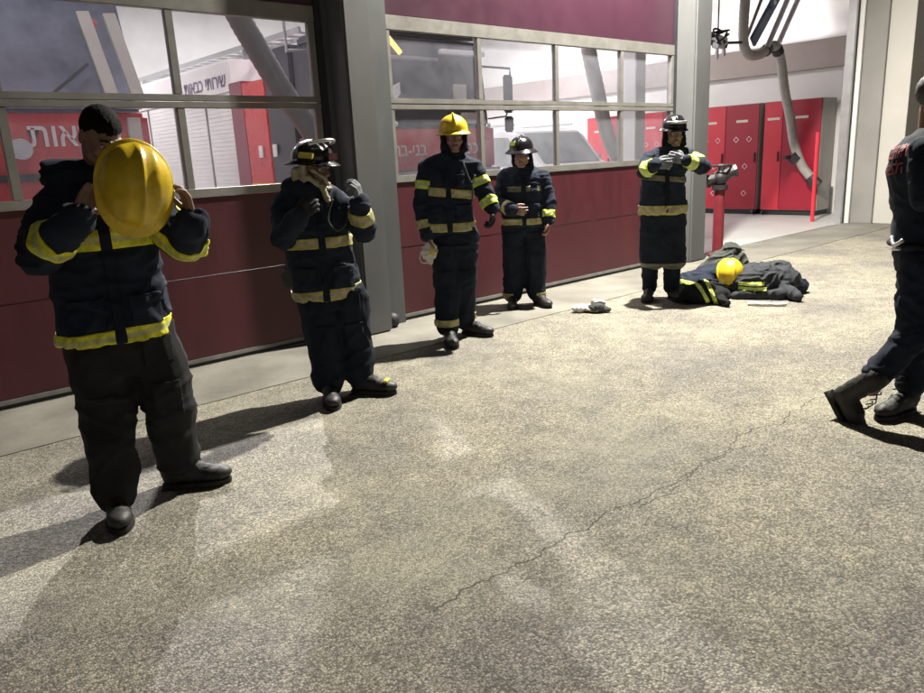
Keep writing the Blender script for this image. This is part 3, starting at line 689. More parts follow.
def band(name, src, sf, p, a, hw, reg, mat, parent, off=0.006, lim=None):
    """a strip of reflective tape following the garment between two planes"""
    p, a = Vector(p), Vector(a).normalized()
    bm = bmesh.new(); bm.from_mesh(src.data); bm.normal_update()
    for sgn in (1, -1):
        geom = list(bm.verts)+list(bm.edges)+list(bm.faces)
        bmesh.ops.bisect_plane(bm, geom=geom, dist=1e-5, plane_co=p+a*hw*sgn, plane_no=a*sgn, clear_outer=True)
    if lim:
        for c0, s_ in ((lim[0], -1), (lim[1], 1)):
            geom = list(bm.verts)+list(bm.edges)+list(bm.faces)
            bmesh.ops.bisect_plane(bm, geom=geom, dist=1e-5, plane_co=(c0, 0, 0), plane_no=(s_, 0, 0), clear_outer=True)
    kill = [f for f in bm.faces if sf.region(f.calc_center_median()) not in reg]
    bmesh.ops.delete(bm, geom=kill, context='FACES')
    loose = [v for v in bm.verts if not v.link_faces]; bmesh.ops.delete(bm, geom=loose, context='VERTS')
    if not bm.faces: bm.free(); return None
    bm.normal_update()
    nm = {v: v.normal.copy() for v in bm.verts}
    for v in bm.verts: v.co += nm[v]*off
    be = [e for e in bm.edges if len(e.link_faces) == 1]
    r = bmesh.ops.extrude_edge_only(bm, edges=be)
    nv = [g_ for g_ in r['geom'] if isinstance(g_, bmesh.types.BMVert)]
    old = {tuple(round(c, 6) for c in v.co): n for v, n in nm.items()}
    for v in nv:
        n = old.get(tuple(round(c, 6) for c in v.co))
        if n is not None: v.co -= n*(off+0.004)
    me = bpy.data.meshes.new(name); bm.to_mesh(me); bm.free()
    at = me.attributes.new('band_t', 'FLOAT', 'POINT')
    for i, v in enumerate(me.vertices): at.data[i].value = ((v.co-p).dot(a)/hw)*0.5+0.5
    return link_mesh(name, me, mat, parent, True)

def patch(name, src, x0, x1, z0, z1, mat, parent, off=0.006, front=True):
    """a sewn-on piece (pocket, flap) cut from the garment's own surface and raised"""
    bm = bmesh.new(); bm.from_mesh(src.data); bm.normal_update()
    for co, no in (((x0, 0, 0), (-1, 0, 0)), ((x1, 0, 0), (1, 0, 0)), ((0, 0, z0), (0, 0, -1)), ((0, 0, z1), (0, 0, 1))):
        geom = list(bm.verts)+list(bm.edges)+list(bm.faces)
        bmesh.ops.bisect_plane(bm, geom=geom, dist=1e-5, plane_co=co, plane_no=no, clear_outer=True)
    bmesh.ops.delete(bm, geom=[f for f in bm.faces if (f.normal.y > -0.1) == front], context='FACES')
    loose = [v for v in bm.verts if not v.link_faces]; bmesh.ops.delete(bm, geom=loose, context='VERTS')
    if not bm.faces: bm.free(); return None
    todo = set(bm.faces); best = set()
    while todo:                                             # keep the one largest piece
        st = [todo.pop()]; comp = set(st)
        while st:
            f = st.pop()
            for e in f.edges:
                for g_ in e.link_faces:
                    if g_ in todo: todo.discard(g_); comp.add(g_); st.append(g_)
        if len(comp) > len(best): best = comp
    bmesh.ops.delete(bm, geom=[f for f in bm.faces if f not in best], context='FACES')
    bm.normal_update(); nm = {v: v.normal.copy() for v in bm.verts}
    be = [e for e in bm.edges if len(e.link_faces) == 1]; base = {v: v.co.copy() for v in bm.verts}
    for v in bm.verts: v.co += nm[v]*off
    key = {tuple(round(c, 6) for c in v.co): (base[v], nm[v]) for v in bm.verts}
    r = bmesh.ops.extrude_edge_only(bm, edges=be)
    for v in [g_ for g_ in r['geom'] if isinstance(g_, bmesh.types.BMVert)]:
        k = key.get(tuple(round(c, 6) for c in v.co))
        if k: v.co = k[0]-k[1]*.004
    me = bpy.data.meshes.new(name); bm.to_mesh(me); bm.free()
    return link_mesh(name, me, mat, parent, True)
def suit_details(jo, to, cx, hem, flap_top, legs, tm='fabric_trouser'):
    patch('storm_flap', jo, cx-.022, cx+.022, hem-.02, flap_top, 'fabric_trouser', jo, .007)
    for s_ in (-1, 1):
        patch('jacket_pocket', jo, cx+s_*.115-.062, cx+s_*.115+.062, hem+.055, hem+.165, 'fabric_navy', jo, .008)
        patch('pocket_flap', jo, cx+s_*.115-.066, cx+s_*.115+.066, hem+.150, hem+.19, 'fabric_navy', jo, .013)
    patch('radio_pocket', jo, cx+.075, cx+.13, flap_top-.16, flap_top-.05, 'fabric_navy', jo, .012)
    for x, zk in legs:
        patch('knee_patch', to, x-.06, x+.06, zk-.08, zk+.10, tm, to, .006)
        patch('trouser_pocket', to, x-.075, x+.05, zk+.19, zk+.31, tm, to, .010)
def merge_meshes(name, meshes, mat, parent):
    bm = bmesh.new()
    for me in meshes: bm.from_mesh(me)
    out = bpy.data.meshes.new(name); bm.to_mesh(out); bm.free()
    return link_mesh(name, out, mat, parent, True)

def hand_mesh(w, d, n, side, curl=0.5, spread=0.1, voxel=0.0042, scale=1.0, glove=0.0, curls=None):
    """w wrist, d direction of the fingers, n the way the palm faces, side +1/-1: which edge the thumb leaves"""
    d = Vector(d).normalized(); n = Vector(n); n = (n-d*n.dot(d)).normalized(); a = d.cross(n).normalized()*side
    w = Vector(w); k = scale; g_ = glove
    S = Soft()
    for i, (u, L) in enumerate(((0.031, 0.088), (0.011, 0.094), (-0.010, 0.091), (-0.029, 0.082))):
        S.cap(w+a*u*0.55*k, (0.015+g_)*k, w+(d*L*0.95+a*u)*k, (0.0125+g_)*k)
    S.cap(w-d*0.03*k, (0.024+g_)*k, w+d*0.02*k, (0.022+g_)*k)
    for i, (u, L, fl) in enumerate(((0.033, 0.088, 0.072), (0.011, 0.094, 0.080), (-0.011, 0.091, 0.075), (-0.031, 0.082, 0.058))):
        c = curls[i] if curls else curl*(1+0.12*i)
        p = w+(d*L+a*u)*k; ang = 0; r = 0.0098*k+g_
        da = a*spread*(1.2-i*0.8)
        for j, (fr, bend) in enumerate(((0.46, 0.8), (0.30, 1.0), (0.24, 0.7))):
            ang += c*bend
            dd = (d*math.cos(ang)+n*math.sin(ang)+da).normalized()
            q1 = p+dd*fl*fr*k; S.cap(p, r, q1, r*0.92); p = q1; r *= 0.93
    p = w+(d*0.025+a*0.026)*k
    t1 = (d*0.55+a*0.75+n*0.25).normalized(); t2 = (d*0.85+a*0.25+n*0.45).normalized(); t3 = (d*0.85-a*0.1+n*0.5).normalized()
    r = 0.014*k+g_
    for tt, L in ((t1, 0.038), (t2, 0.032), (t3, 0.026)):
        q1 = p+tt*L*k; S.cap(p, r, q1, r*0.86); p = q1; r *= 0.86
    me = S.fuse(voxel=voxel, smooth=2); S.bm.free(); return me

def head_frame(c, yaw=0.0, pitch=0.0, roll=0.0):
    # face looks along -y; yaw>0 turns it towards +x; pitch>0 nods it down
    return Matrix.Translation(c) @ Matrix.Rotation(yaw, 4, 'Z') @ Matrix.Rotation(roll, 4, 'Y') @ Matrix.Rotation(pitch, 4, 'X')
def head_mesh(Mh, neck_to, voxel=0.0055, k=1.0):
    S = Soft()
    E_ = lambda c, r: S.ell(c, r)
    E_((0, .012, .035), (.074, .094, .088)); E_((0, -.02, -.02), (.064, .072, .085)); E_((0, -.035, -.075), (.048, .048, .045))
    S.cap((-.02, -.068, -.100), .020, (.02, -.068, -.100), .020)
    S.cap((-.045, -.02, -.07), .026, (-.015, -.06, -.095), .022); S.cap((.045, -.02, -.07), .026, (.015, -.06, -.095), .022)
    S.cap((0, -.086, .012), .009, (0, -.112, -.026), .0125); S.cap((-.011, -.098, -.032), .009, (.011, -.098, -.032), .009)
    S.cap((-.042, -.074, .026), .011, (-.012, -.086, .024), .011); S.cap((.042, -.074, .026), .011, (.012, -.086, .024), .011)
    E_((-.042, -.058, -.028), (.024, .024, .022)); E_((.042, -.058, -.028), (.024, .024, .022))
    for sx in (-1, 1): E_((sx*.076, .012, -.006), (.009, .022, .032))
    S.cap((-.016, -.089, -.062), .007, (.016, -.089, -.062), .007); S.cap((-.012, -.088, -.072), .008, (.012, -.088, -.072), .008)
    nk = Mh.inverted() @ Vector(neck_to)
    S.cap((0, .025, -.06), .056, nk, .062)
    me = S.fuse(voxel=voxel, smooth=2, M_=Mh); S.bm.free(); return me
def face_parts(Mh, P, hair='hair_dark', brows=True):
    for sx in (-1, 1):
        o = MB().ball((sx*.031, -.0725, .004), .012, 12).build('eye', 'eye_white', P, smooth=True); o.data.transform(Mh)
        o2 = MB().ball((sx*.031, -.081, .003), .0058, 10).build('iris', 'eye_dark', o, smooth=True); o2.data.transform(Mh)
        o = MB().tube([(sx*.016, -.084, .012), (sx*.031, -.0865, .0155), (sx*.046, -.079, .011)], .0042, 8).build('eyelid', 'lips', P, smooth=True); o.data.transform(Mh)
    e = MB(); e.tube([(-.022, -.094, -.067), (0, -.0965, -.066), (.022, -.094, -.067)], .0045, 8); o = e.build('lips', 'lips', P, smooth=True); o.data.transform(Mh)
    if brows:
        for sx in (-1, 1):
            o = MB().tube([(sx*.014, -.094, .030), (sx*.030, -.091, .036), (sx*.050, -.078, .031)], .0036, 6).build('eyebrow', hair, P, smooth=True); o.data.transform(Mh)
def hair_cap(Mh, P, mat, low=-.045, front=.062, r=(.0785, .0985, .0925), beard=False):
    S = Soft(); S.ell((0, .014, .036), r)
    me = S.fuse(voxel=.005, smooth=1); S.bm.free()
    bm = bmesh.new(); bm.from_mesh(me)
    def keep(c):
        if c.y < -0.035: return c.z > front-0.012*noise.noise(c*60)
        if c.y < 0.03: return c.z > (0.02+(front-0.02)*max(0, -c.y/0.035) if c.y < 0 else 0.0)-(0.0)
        return c.z > low
    bmesh.ops.delete(bm, geom=[f for f in bm.faces if not keep(f.calc_center_median())], context='FACES')
    for v in bm.verts: v.co += v.normal*0.0025*noise.noise(v.co*150)
    bm.to_mesh(me); bm.free(); me.transform(Mh)
    return link_mesh('hair', me, mat, P, True)

def helmet_mesh(a=.118, b=.145, h=.125, front=.035, back=.075, side=.018, ridge=.012, ridges=(0,), drop=.02, thick=.004):
    """fire helmet: ridged dome with a flared brim that grows towards the back (+y)"""
    bm = bmesh.new(); seg = 72; rows = []
    def ring(t):            # t 0 crown .. 1 rim
        ph = t*PI/2; out = []
        for k in range(seg):
            th = 2*PI*k/seg; x = a*math.sin(ph)*math.cos(th); y = b*math.sin(ph)*math.sin(th); z = h*math.cos(ph)**0.85
            bump = 0
            for r0 in ridges: bump = max(bump, ridge*(1 if r0 == 0 else .6)*math.exp(-((x-r0)/.009)**2))
            fade = max(0, 1-t**4); n = Vector((x/a**2, y/b**2, z/h**2)).normalized() if t > 0 else Vector((0, 0, 1))
            out.append(Vector((x, y, z))+n*bump*fade)
        return out
    for t in [0.02, .08, .16, .25, .34, .43, .52, .61, .7, .78, .86, .93, 1.0]: rows.append(ring(t))
    for s_ in (0.12, .35, .6, .85, 1.0):
        out = []
        for k in range(seg):
            th = 2*PI*k/seg; sy = math.sin(th); w = side+(back-side)*max(0, sy)**1.5+(front-side)*max(0, -sy)**1.5
            n = Vector((math.cos(th)/a, math.sin(th)/b, 0)).normalized()
            z = -drop*s_**1.2-(0.02*max(0, sy)**2)*s_
            out.append(Vector((a*math.cos(th), b*math.sin(th), z))+n*w*s_)
        rows.append(out)
    top = bm.verts.new((0, 0, h+(ridge if 0 in ridges else 0))); prev = None
    for R in rows:
        cur = [bm.verts.new(p) for p in R]
        for k in range(seg):
            if prev is None: bm.faces.new((top, cur[k], cur[(k+1) % seg]))
            else: bm.faces.new((prev[k], cur[k], cur[(k+1) % seg], prev[(k+1) % seg]))
        prev = cur
    bmesh.ops.recalc_face_normals(bm, faces=bm.faces)
    bmesh.ops.solidify(bm, geom=list(bm.faces), thickness=thick)
    me = bpy.data.meshes.new('helmet'); bm.to_mesh(me); bm.free(); return me

def boot(P, heel, yaw, s=1.0, shaft=0.20, toe=True, pitch=0.0, lace=False, up=None):
    """heel: point on the ground under the heel; yaw 0 points the toe at -y, + turns towards +x; pitch>0 lifts the heel"""
    Mb = Matrix.Translation(heel) @ Matrix.Rotation(yaw, 4, 'Z') @ Matrix.Rotation(pitch, 4, 'X') @ Matrix.Scale(s, 4)
    if pitch: Mb = Matrix.Translation(heel) @ Matrix.Rotation(yaw, 4, 'Z') @ Matrix.Translation((0, -.2*s, 0)) @ Matrix.Rotation(pitch, 4, 'X') @ Matrix.Translation((0, .2*s, 0)) @ Matrix.Scale(s, 4)
    S = Soft()
    S.ell((0, -.005, .055), (.042, .052, .05)); S.cap((0, -.02, .06), .043, (0, -.15, .05), .043)
    S.ell((0, -.165, .048), (.050, .085, .036)); S.cap((0, -.02, .07), .046, (0, -.10, .075), .04)
    S.cap((0, .0, .08), .05, (0, .012, shaft), .056)
    me = S.fuse(voxel=.008, smooth=3, wr=.003, wf=(25, 25, 40), seed=heel[0]); S.bm.free()
    bm = bmesh.new(); bm.from_mesh(me)
    for v in bm.verts: v.co.z = max(v.co.z, .022)
    bm.to_mesh(me); bm.free(); me.transform(Mb)
    B = link_mesh('boot', me, 'boot_black', P, True)
    pts = []
    for k in range(28):
        th = 2*PI*k/28; c_, s_ = math.cos(th), math.sin(th); w = .053+.006*(s_ < 0)-.012*max(0, 0.5-abs(s_))*1.2
        pts.append((w*c_, -.10+ .145*s_ if s_ < 0 else -.10+.15*s_))
    so = MB(); so.prism(pts, 0.0, .024, 'z'); o = so.build('sole', 'sole', B, bevel=.003); o.data.transform(Mb)
    hl = MB(); hl.box(-.04, .04, -.03, .05, -.001, .002); o2 = hl.build('heel_tread', 'sole', B); o2.data.transform(Mb)
    if toe:
        S = Soft(); S.ell((0, -.165, .048), (.050, .085, .036)); me = S.fuse(voxel=.008, smooth=2); S.bm.free()
        bm = bmesh.new(); bm.from_mesh(me)
        bmesh.ops.delete(bm, geom=[f for f in bm.faces if f.calc_center_median().y > -.20 or f.calc_center_median().z < .024], context='FACES')
        for v in bm.verts: v.co += v.normal*.002
        bm.to_mesh(me); bm.free(); me.transform(Mb); link_mesh('toe_cap', me, 'boot_toe', B, True)
    if lace:
        lc = MB()
        for k in range(5):
            z = .10+.03*k; y = -.055-.012*(4-k)
            lc.tube([(-.03, y, z), (0, y-.008, z+.012), (.03, y, z)], .0035, 6)
        lc.tube([(.02, -.06, .2), (.05, -.09, .16), (.04, -.10, .10)], .003, 6)
        o = lc.build('laces', 'fabric_black', B); o.data.transform(Mb)
    return B

def person_root(loc, yaw_deg, label, group='firefighters standing in a line by the garage doors'):
    return empty('person', (loc[0], loc[1], 0.002), -math.radians(yaw_deg), label, 'person', group)
def arm_prims(S, sh, el, wr, r=(.082, .072, .060), reg='armL'):
    S.cap(sh, r[0], el, r[1], 'upper'+reg); S.cap(el, r[1], wr, r[2], 'fore'+reg)
def cuff(P, J, el, wr, r, mat='fabric_black'):
    d = (Vector(wr)-Vector(el)).normalized()
    m = MB().tube([Vector(wr)-d*.02, Vector(wr)+d*.012], r, 18); m.build('cuff', mat, J, smooth=True)
# ------------------------------------------------------------------ the people
def dressed(loc, yaw, label, torso, arms, legs, seed, jvox=.013, jmat='fabric_navy', tmat='fabric_trouser', wr=.010, collar=True, group=None, r_arm=(.084, .076, .064), waist=None, extra=None):
    P = person_root(loc, yaw, label, **({'group': group} if group else {}))
    J = Soft(); J.loft(torso)
    z, cx, cy, rx, ry = torso[-1][:5]
    for reg, (sh, el, wrist) in arms.items():
        sh = Vector(sh)+(Vector((cx, cy, sh[2]))-Vector(sh))*.10
        arm_prims(J, sh, el, wrist, r_arm, reg)
        J.cap((cx+(sh.x-cx)*.15, cy+.01, z-.045), .055, (sh.x*.97+cx*.03, sh.y, sh.z+.004), r_arm[0]*.98, 'torso')
    if collar:
        z, cx, cy, rx, ry = torso[-1][:5]
        J.ell((cx, cy+.02, z+.01), (rx*1.05, ry*1.1, .045), reg='collar')
    if extra: extra(J)
    jo = soft_obj('jacket', J, jmat, P, voxel=jvox, smooth=4, wr=wr*1.35, wf=(5.5, 5.5, 8.5), seed=seed)
    T = Soft()
    for reg, pts in legs.items():
        for (a, ra), (b, rb), nm in zip(pts, pts[1:], ('thigh', 'shin', 'shin')): T.cap(a, ra, b, rb*(1.10 if nm == 'shin' else 1.05), nm+reg)
    if waist: T.loft(waist, reg='pelvis')
    to = soft_obj('trousers', T, tmat, P, voxel=jvox, smooth=5, wr=wr*1.25, wf=(4.2, 4.2, 5.5), seed=seed+11)
    return P, jo, J, to, T
def body_mesh(P, mat, parts, core):
    S = Soft()
    for c in core: S.cap(*c)
    me = S.fuse(voxel=.014, smooth=3); S.bm.free()
    b = merge_meshes('body', [me]+parts, mat, P)
    return b
def glove_from(P, me, mat, name='glove'): return link_mesh(name, me, mat, P, True)
def put_helmet(P, Mh, mat, dz=.045, name='helmet', tilt=0.0, lining=True, **kw):
    me = helmet_mesh(**kw); me.transform(Mh @ Matrix.Translation((0, .012, dz)) @ Matrix.Rotation(tilt, 4, 'X'))
    return link_mesh(name, me, mat, P, True)
def straps(P, Mh, mat='fabric_black', w=.011):
    s_ = MB()
    for sx in (-1, 1): s_.tube([(sx*.095, -.02, .04), (sx*.082, -.04, -.04), (sx*.03, -.075, -.118), (0, -.075, -.125)], w, 8, smooth_pts=5)
    o = s_.build('chin_strap', mat, P, smooth=True); o.data.transform(Mh); return o

# ---- 1: bare-headed, looking down into a yellow helmet he holds
def man_one():
    torso = [(.79, .055, .03, .238, .165), (.86, .055, .03, .240, .165), (1.0, .06, .03, .232, .155), (1.14, .065, .03, .225, .15), (1.28, .075, .03, .232, .148), (1.38, .085, .035, .222, .135), (1.45, .095, .04, .165, .11), (1.51, .105, .045, .095, .09)]
    arms = {'L': ((-.10, .03, 1.385), (-.185, -.09, 1.20), (-.025, -.285, 1.33)), 'R': ((.275, .03, 1.385), (.385, -.11, 1.19), (.405, -.262, 1.285))}
    legs = {'L': [((-.03, .03, .78), .135), ((-.035, .0, .44), .118), ((-.055, -.10, .13), .092)], 'R': [((.175, .03, .78), .138), ((.23, .02, .46), .118), ((.235, .07, .15), .096)]}
    def ex(J):
        J.ell((-.005, .06, 1.52), (.125, .10, .055), Matrix.Rotation(.25, 3, 'Y'), 'collar'); J.ell((-.06, .05, 1.50), (.07, .08, .06), None, 'collar')
        J.ell((.14, .05, 1.50), (.08, .09, .045), None, 'collar')
    P, jo, J, to, T = dressed((.90, -2.13), 14.2, 'bare-headed firefighter on the far left, holding a yellow helmet in front of his face',
        torso, arms, legs, 1.0, jvox=.010, tmat='fabric_charcoal', wr=.011, waist=[(.62, .07, .03, .225, .145), (.82, .06, .03, .225, .14)], extra=ex, r_arm=(.094, .086, .074))
    for p, a, hw, reg in (((0, 0, 1.235), (-.02, 0, 1), .042, ('torso',)), ((0, 0, .812), (-.07, 0, 1), .035, ('torso',))):
        band('reflective_band', jo, J, p, a, hw, reg, 'band_yellow', jo)
    sh, el, wr_ = [Vector(v) for v in arms['L']]; band('reflective_band', jo, J, el+(wr_-el)*.42, wr_-el, .036, ('foreL',), 'band_yellow', jo)
    sh, el, wr_ = [Vector(v) for v in arms['R']]; band('reflective_band', jo, J, el+(wr_-el)*.05+Vector((.03, 0, 0)), wr_-el, .032, ('foreR', 'upperR'), 'band_yellow', jo)
    Mh = head_frame((.122, -.02, 1.655), .45, .62, .0)
    hm = head_mesh(Mh, (.10, .045, 1.48), voxel=.005)
    hl = hand_mesh((-.012, -.30, 1.355), (.45, .12, .62), (.5, -.8, .2), 1, curl=.42, voxel=.0036)
    hr = hand_mesh((.405, -.275, 1.315), (-.12, .05, .9), (-.9, -.2, 0), -1, curl=.50, voxel=.0036)
    body_mesh(P, 'skin_tan', [hm, hl, hr], [((.08, .03, 1.44), .07, (.07, .03, 1.0), .10), ((.0, .03, .8), .09, (-.05, -.08, .12), .045), ((.15, .03, .8), .09, (.23, .07, .12), .045),
        ((-.10, .03, 1.385), .05, (-.185, -.09, 1.2), .045), ((-.185, -.09, 1.2), .045, (-.012, -.30, 1.355), .026), ((.275, .03, 1.385), .05, (.385, -.11, 1.19), .045), ((.385, -.11, 1.19), .045, (.405, -.275, 1.315), .026)])
    face_parts(Mh, P); hair_cap(Mh, P, 'hair_dark', low=-.04, front=.058)
    suit_details(jo, to, .07, .80, 1.42, ((-.04, .46), (.22, .48)), 'fabric_charcoal')
    boot(P, (-.06, -.06, 0), .0, 1.12); boot(P, (.20, .07, 0), 1.25, 1.12)
    # the helmet in his hands: its crown towards the viewer
    HM = empty('helmet', (.90, -2.13, 0), -math.radians(14.2), 'large yellow fire helmet held up by the bare-headed man, its crown turned outwards', 'helmet')
    Mx = Matrix.Translation((.205, -.31, 1.455)) @ Matrix.Rotation(.16, 4, 'Z') @ Matrix.Rotation(.10, 4, 'Y') @ Matrix.Rotation(PI/2-.05, 4, 'X') @ Matrix.Rotation(PI, 4, 'Z')
    me = helmet_mesh(a=.137, b=.164, h=.140, front=.018, back=.045, side=.014, ridges=(0, .055, -.055), ridge=.010, drop=.008); me.transform(Mx)
    sh_ = link_mesh('shell', me, 'helmet_yellow', HM, True)
    rim = MB(); rim.tube([(.136*math.cos(2*PI*k/40), .164*math.sin(2*PI*k/40), -.012) for k in range(41)], .006, 8); o = rim.build('inner_band', 'rubber_black', HM, smooth=True); o.data.transform(Mx)
    st = MB()
    for a0 in (0.5, 2.1, 3.7, 5.3): st.tube([(.11*math.cos(a0), .13*math.sin(a0), .02), (.06*math.cos(a0), .07*math.sin(a0), .10), (0, 0, .118)], .006, 6)
    o = st.build('harness', 'fabric_black', HM); o.data.transform(Mx)
man_one()

# ---- 2: black helmet, adjusting a cream hood at his chin
def man_two():
    torso = [(.66, -.045, .02, .222, .165), (.76, -.05, .02, .224, .165), (.92, -.065, .02, .215, .155), (1.06, -.075, .02, .212, .15), (1.18, -.09, .02, .222, .15), (1.28, -.10, .02, .215, .135), (1.35, -.10, .02, .15, .11), (1.40, -.09, .015, .09, .09)]
    arms = {'L': ((-.27, .0, 1.27), (-.285, -.12, 1.07), (-.17, -.26, 1.20)), 'R': ((.08, .0, 1.27), (.215, -.12, 1.09), (.20, -.20, 1.25))}
    legs = {'L': [((-.12, .0, .66), .128), ((-.095, -.03, .40), .116), ((-.09, -.08, .14), .10)], 'R': [((.085, .0, .66), .128), ((.10, .01, .40), .112), ((.11, .0, .14), .098)]}
    def ex(J): J.ell((-.12, -.02, 1.37), (.15, .11, .06), None, 'collar')
    P, jo, J, to, T = dressed((2.50, -1.48), 31.2, 'firefighter in a glossy black helmet, loose cream hood round his face',
        torso, arms, legs, 2.3, jvox=.011, wr=.010, waist=[(.60, -.02, .01, .205, .14), (.70, -.04, .01, .205, .14)], extra=ex, r_arm=(.082, .078, .066))
    band('reflective_band', jo, J, (0, 0, 1.025), (-.02, 0, 1), .033, ('torso',), 'band_tan', jo)
    band('reflective_band', jo, J, (-.05, 0, .695), (-.09, 0, 1), .036, ('torso',), 'band_tan', jo)
    sh, el, wr_ = [Vector(v) for v in arms['R']]; band('reflective_band', jo, J, el+(wr_-el)*.55, (wr_-el), .038, ('foreR',), 'band_tan', jo)
    Mh = head_frame((-.055, -.03, 1.475), .85, .12, .0)
    hm = head_mesh(Mh, (-.08, .01, 1.33))
    body_mesh(P, 'skin_tan', [hm], [((-.08, .02, 1.33), .07, (-.07, .02, .9), .10), ((-.1, 0, .66), .08, (-.09, -.07, .12), .045), ((.08, 0, .66), .08, (.11, 0, .12), .045),
        ((-.27, 0, 1.27), .05, (-.285, -.12, 1.07), .04), ((-.285, -.12, 1.07), .04, (-.17, -.26, 1.2), .03), ((.08, 0, 1.27), .05, (.215, -.12, 1.09), .04), ((.215, -.12, 1.09), .04, (.2, -.2, 1.25), .03)])
    face_parts(Mh, P)
    h = put_helmet(P, Mh, 'helmet_black', dz=.050, a=.118, b=.140, h=.118, front=.045, back=.05, ridges=(0, .045, -.045), ridge=.009)
    m = MB(); m.box(-.042, .042, -.150, -.142, .01, .055); o = m.build('badge', 'helmet_red', h, bevel=.004); o.data.transform(Mh @ Matrix.Translation((0, .0, .05)))
    m = MB(); m.box(-.010, .010, -.05, .05, -.016, .016); o = m.build('side_badge', 'badge_yellow', h, bevel=.003)
    o.data.transform(Mh @ Matrix.Translation((-.113, -.035, .085)) @ Matrix.Rotation(.12, 4, 'Z') @ Matrix.Rotation(.35, 4, 'Y'))
    m = MB(); m.tube([(.108*math.cos(a), .132*math.sin(a), .0) for a in [PI*1.12+k*PI*.76/14 for k in range(15)]], .011, 8); o = m.build('rolled_visor', 'steel', h, smooth=True); o.data.transform(Mh @ Matrix.Translation((0, .0, .135)) @ Matrix.Rotation(-.35, 4, 'X'))
    # cream hood hanging open round the face
    S = Soft()
    S.cap((-.10, .01, .03), .020, (-.095, .0, -.06), .026); S.cap((-.10, .05, -.02), .035, (-.09, .06, -.10), .040)
    S.cap((-.088, -.062, .0), .012, (-.03, -.100, -.045), .011); S.cap((-.03, -.100, -.045), .011, (.03, -.092, -.085), .010)
    S.cap((-.09, -.04, -.05), .017, (-.04, -.10, -.10), .018); S.cap((-.04, -.10, -.10), .018, (-.03, -.135, -.175), .020)
    S.cap((-.095, .02, -.04), .020, (-.09, -.045, -.05), .018); S.cap((-.04, -.10, -.10), .014, (.04, -.095, -.115), .012)
    me = S.fuse(voxel=.007, smooth=2, wr=.007, wf=(22, 22, 28), seed=3); S.bm.free(); me.transform(Mh); link_mesh('fire_hood', me, 'hood_cream', P, True)
    g1 = hand_mesh((.20, -.205, 1.265), (-.12, -.05, .9), (-.6, .3, 0), -1, curl=.75, voxel=.0045, glove=.003, scale=1.05)
    glove_from(P, g1, 'glove_grey')
    g2 = hand_mesh((-.165, -.262, 1.21), (.75, -.1, .5), (.1, .9, -.1), 1, curl=.6, voxel=.0045, glove=.003)
    glove_from(P, g2, 'glove_dark')
    m = MB(); m.tube([(-.275, -.10, .93), (-.29, -.13, .86)], .008).ball((-.29, -.14, .84), (.03, .015, .035)).box(-.31, -.25, -.15, -.135, .77, .83); m.build('glove_clip', 'fabric_grey', P, bevel=.003)
    m = MB(); m.tube([(.04, -.135, 1.29), (.0, -.165, 1.17), (.05, -.175, 1.10), (.11, -.15, 1.14), (.13, -.12, 1.24)], .006, 8, smooth_pts=6); m.build('strap', 'fabric_grey', P, smooth=True)
    suit_details(jo, to, -.05, .68, 1.28, ((-.095, .40), (.10, .40)))
    boot(P, (-.095, -.10, 0), .10, 1.1); b = boot(P, (.10, -.03, 0), 1.15, 1.1)
    m = MB(); m.box(-.035, .035, -.20, -.17, .078, .092); o = m.build('boot_tab', 'badge_yellow', b, bevel=.004); o.data.transform(Matrix.Translation((.10, -.03, 0)) @ Matrix.Rotation(1.15, 4, 'Z') @ Matrix.Scale(1.1, 4))
man_two()

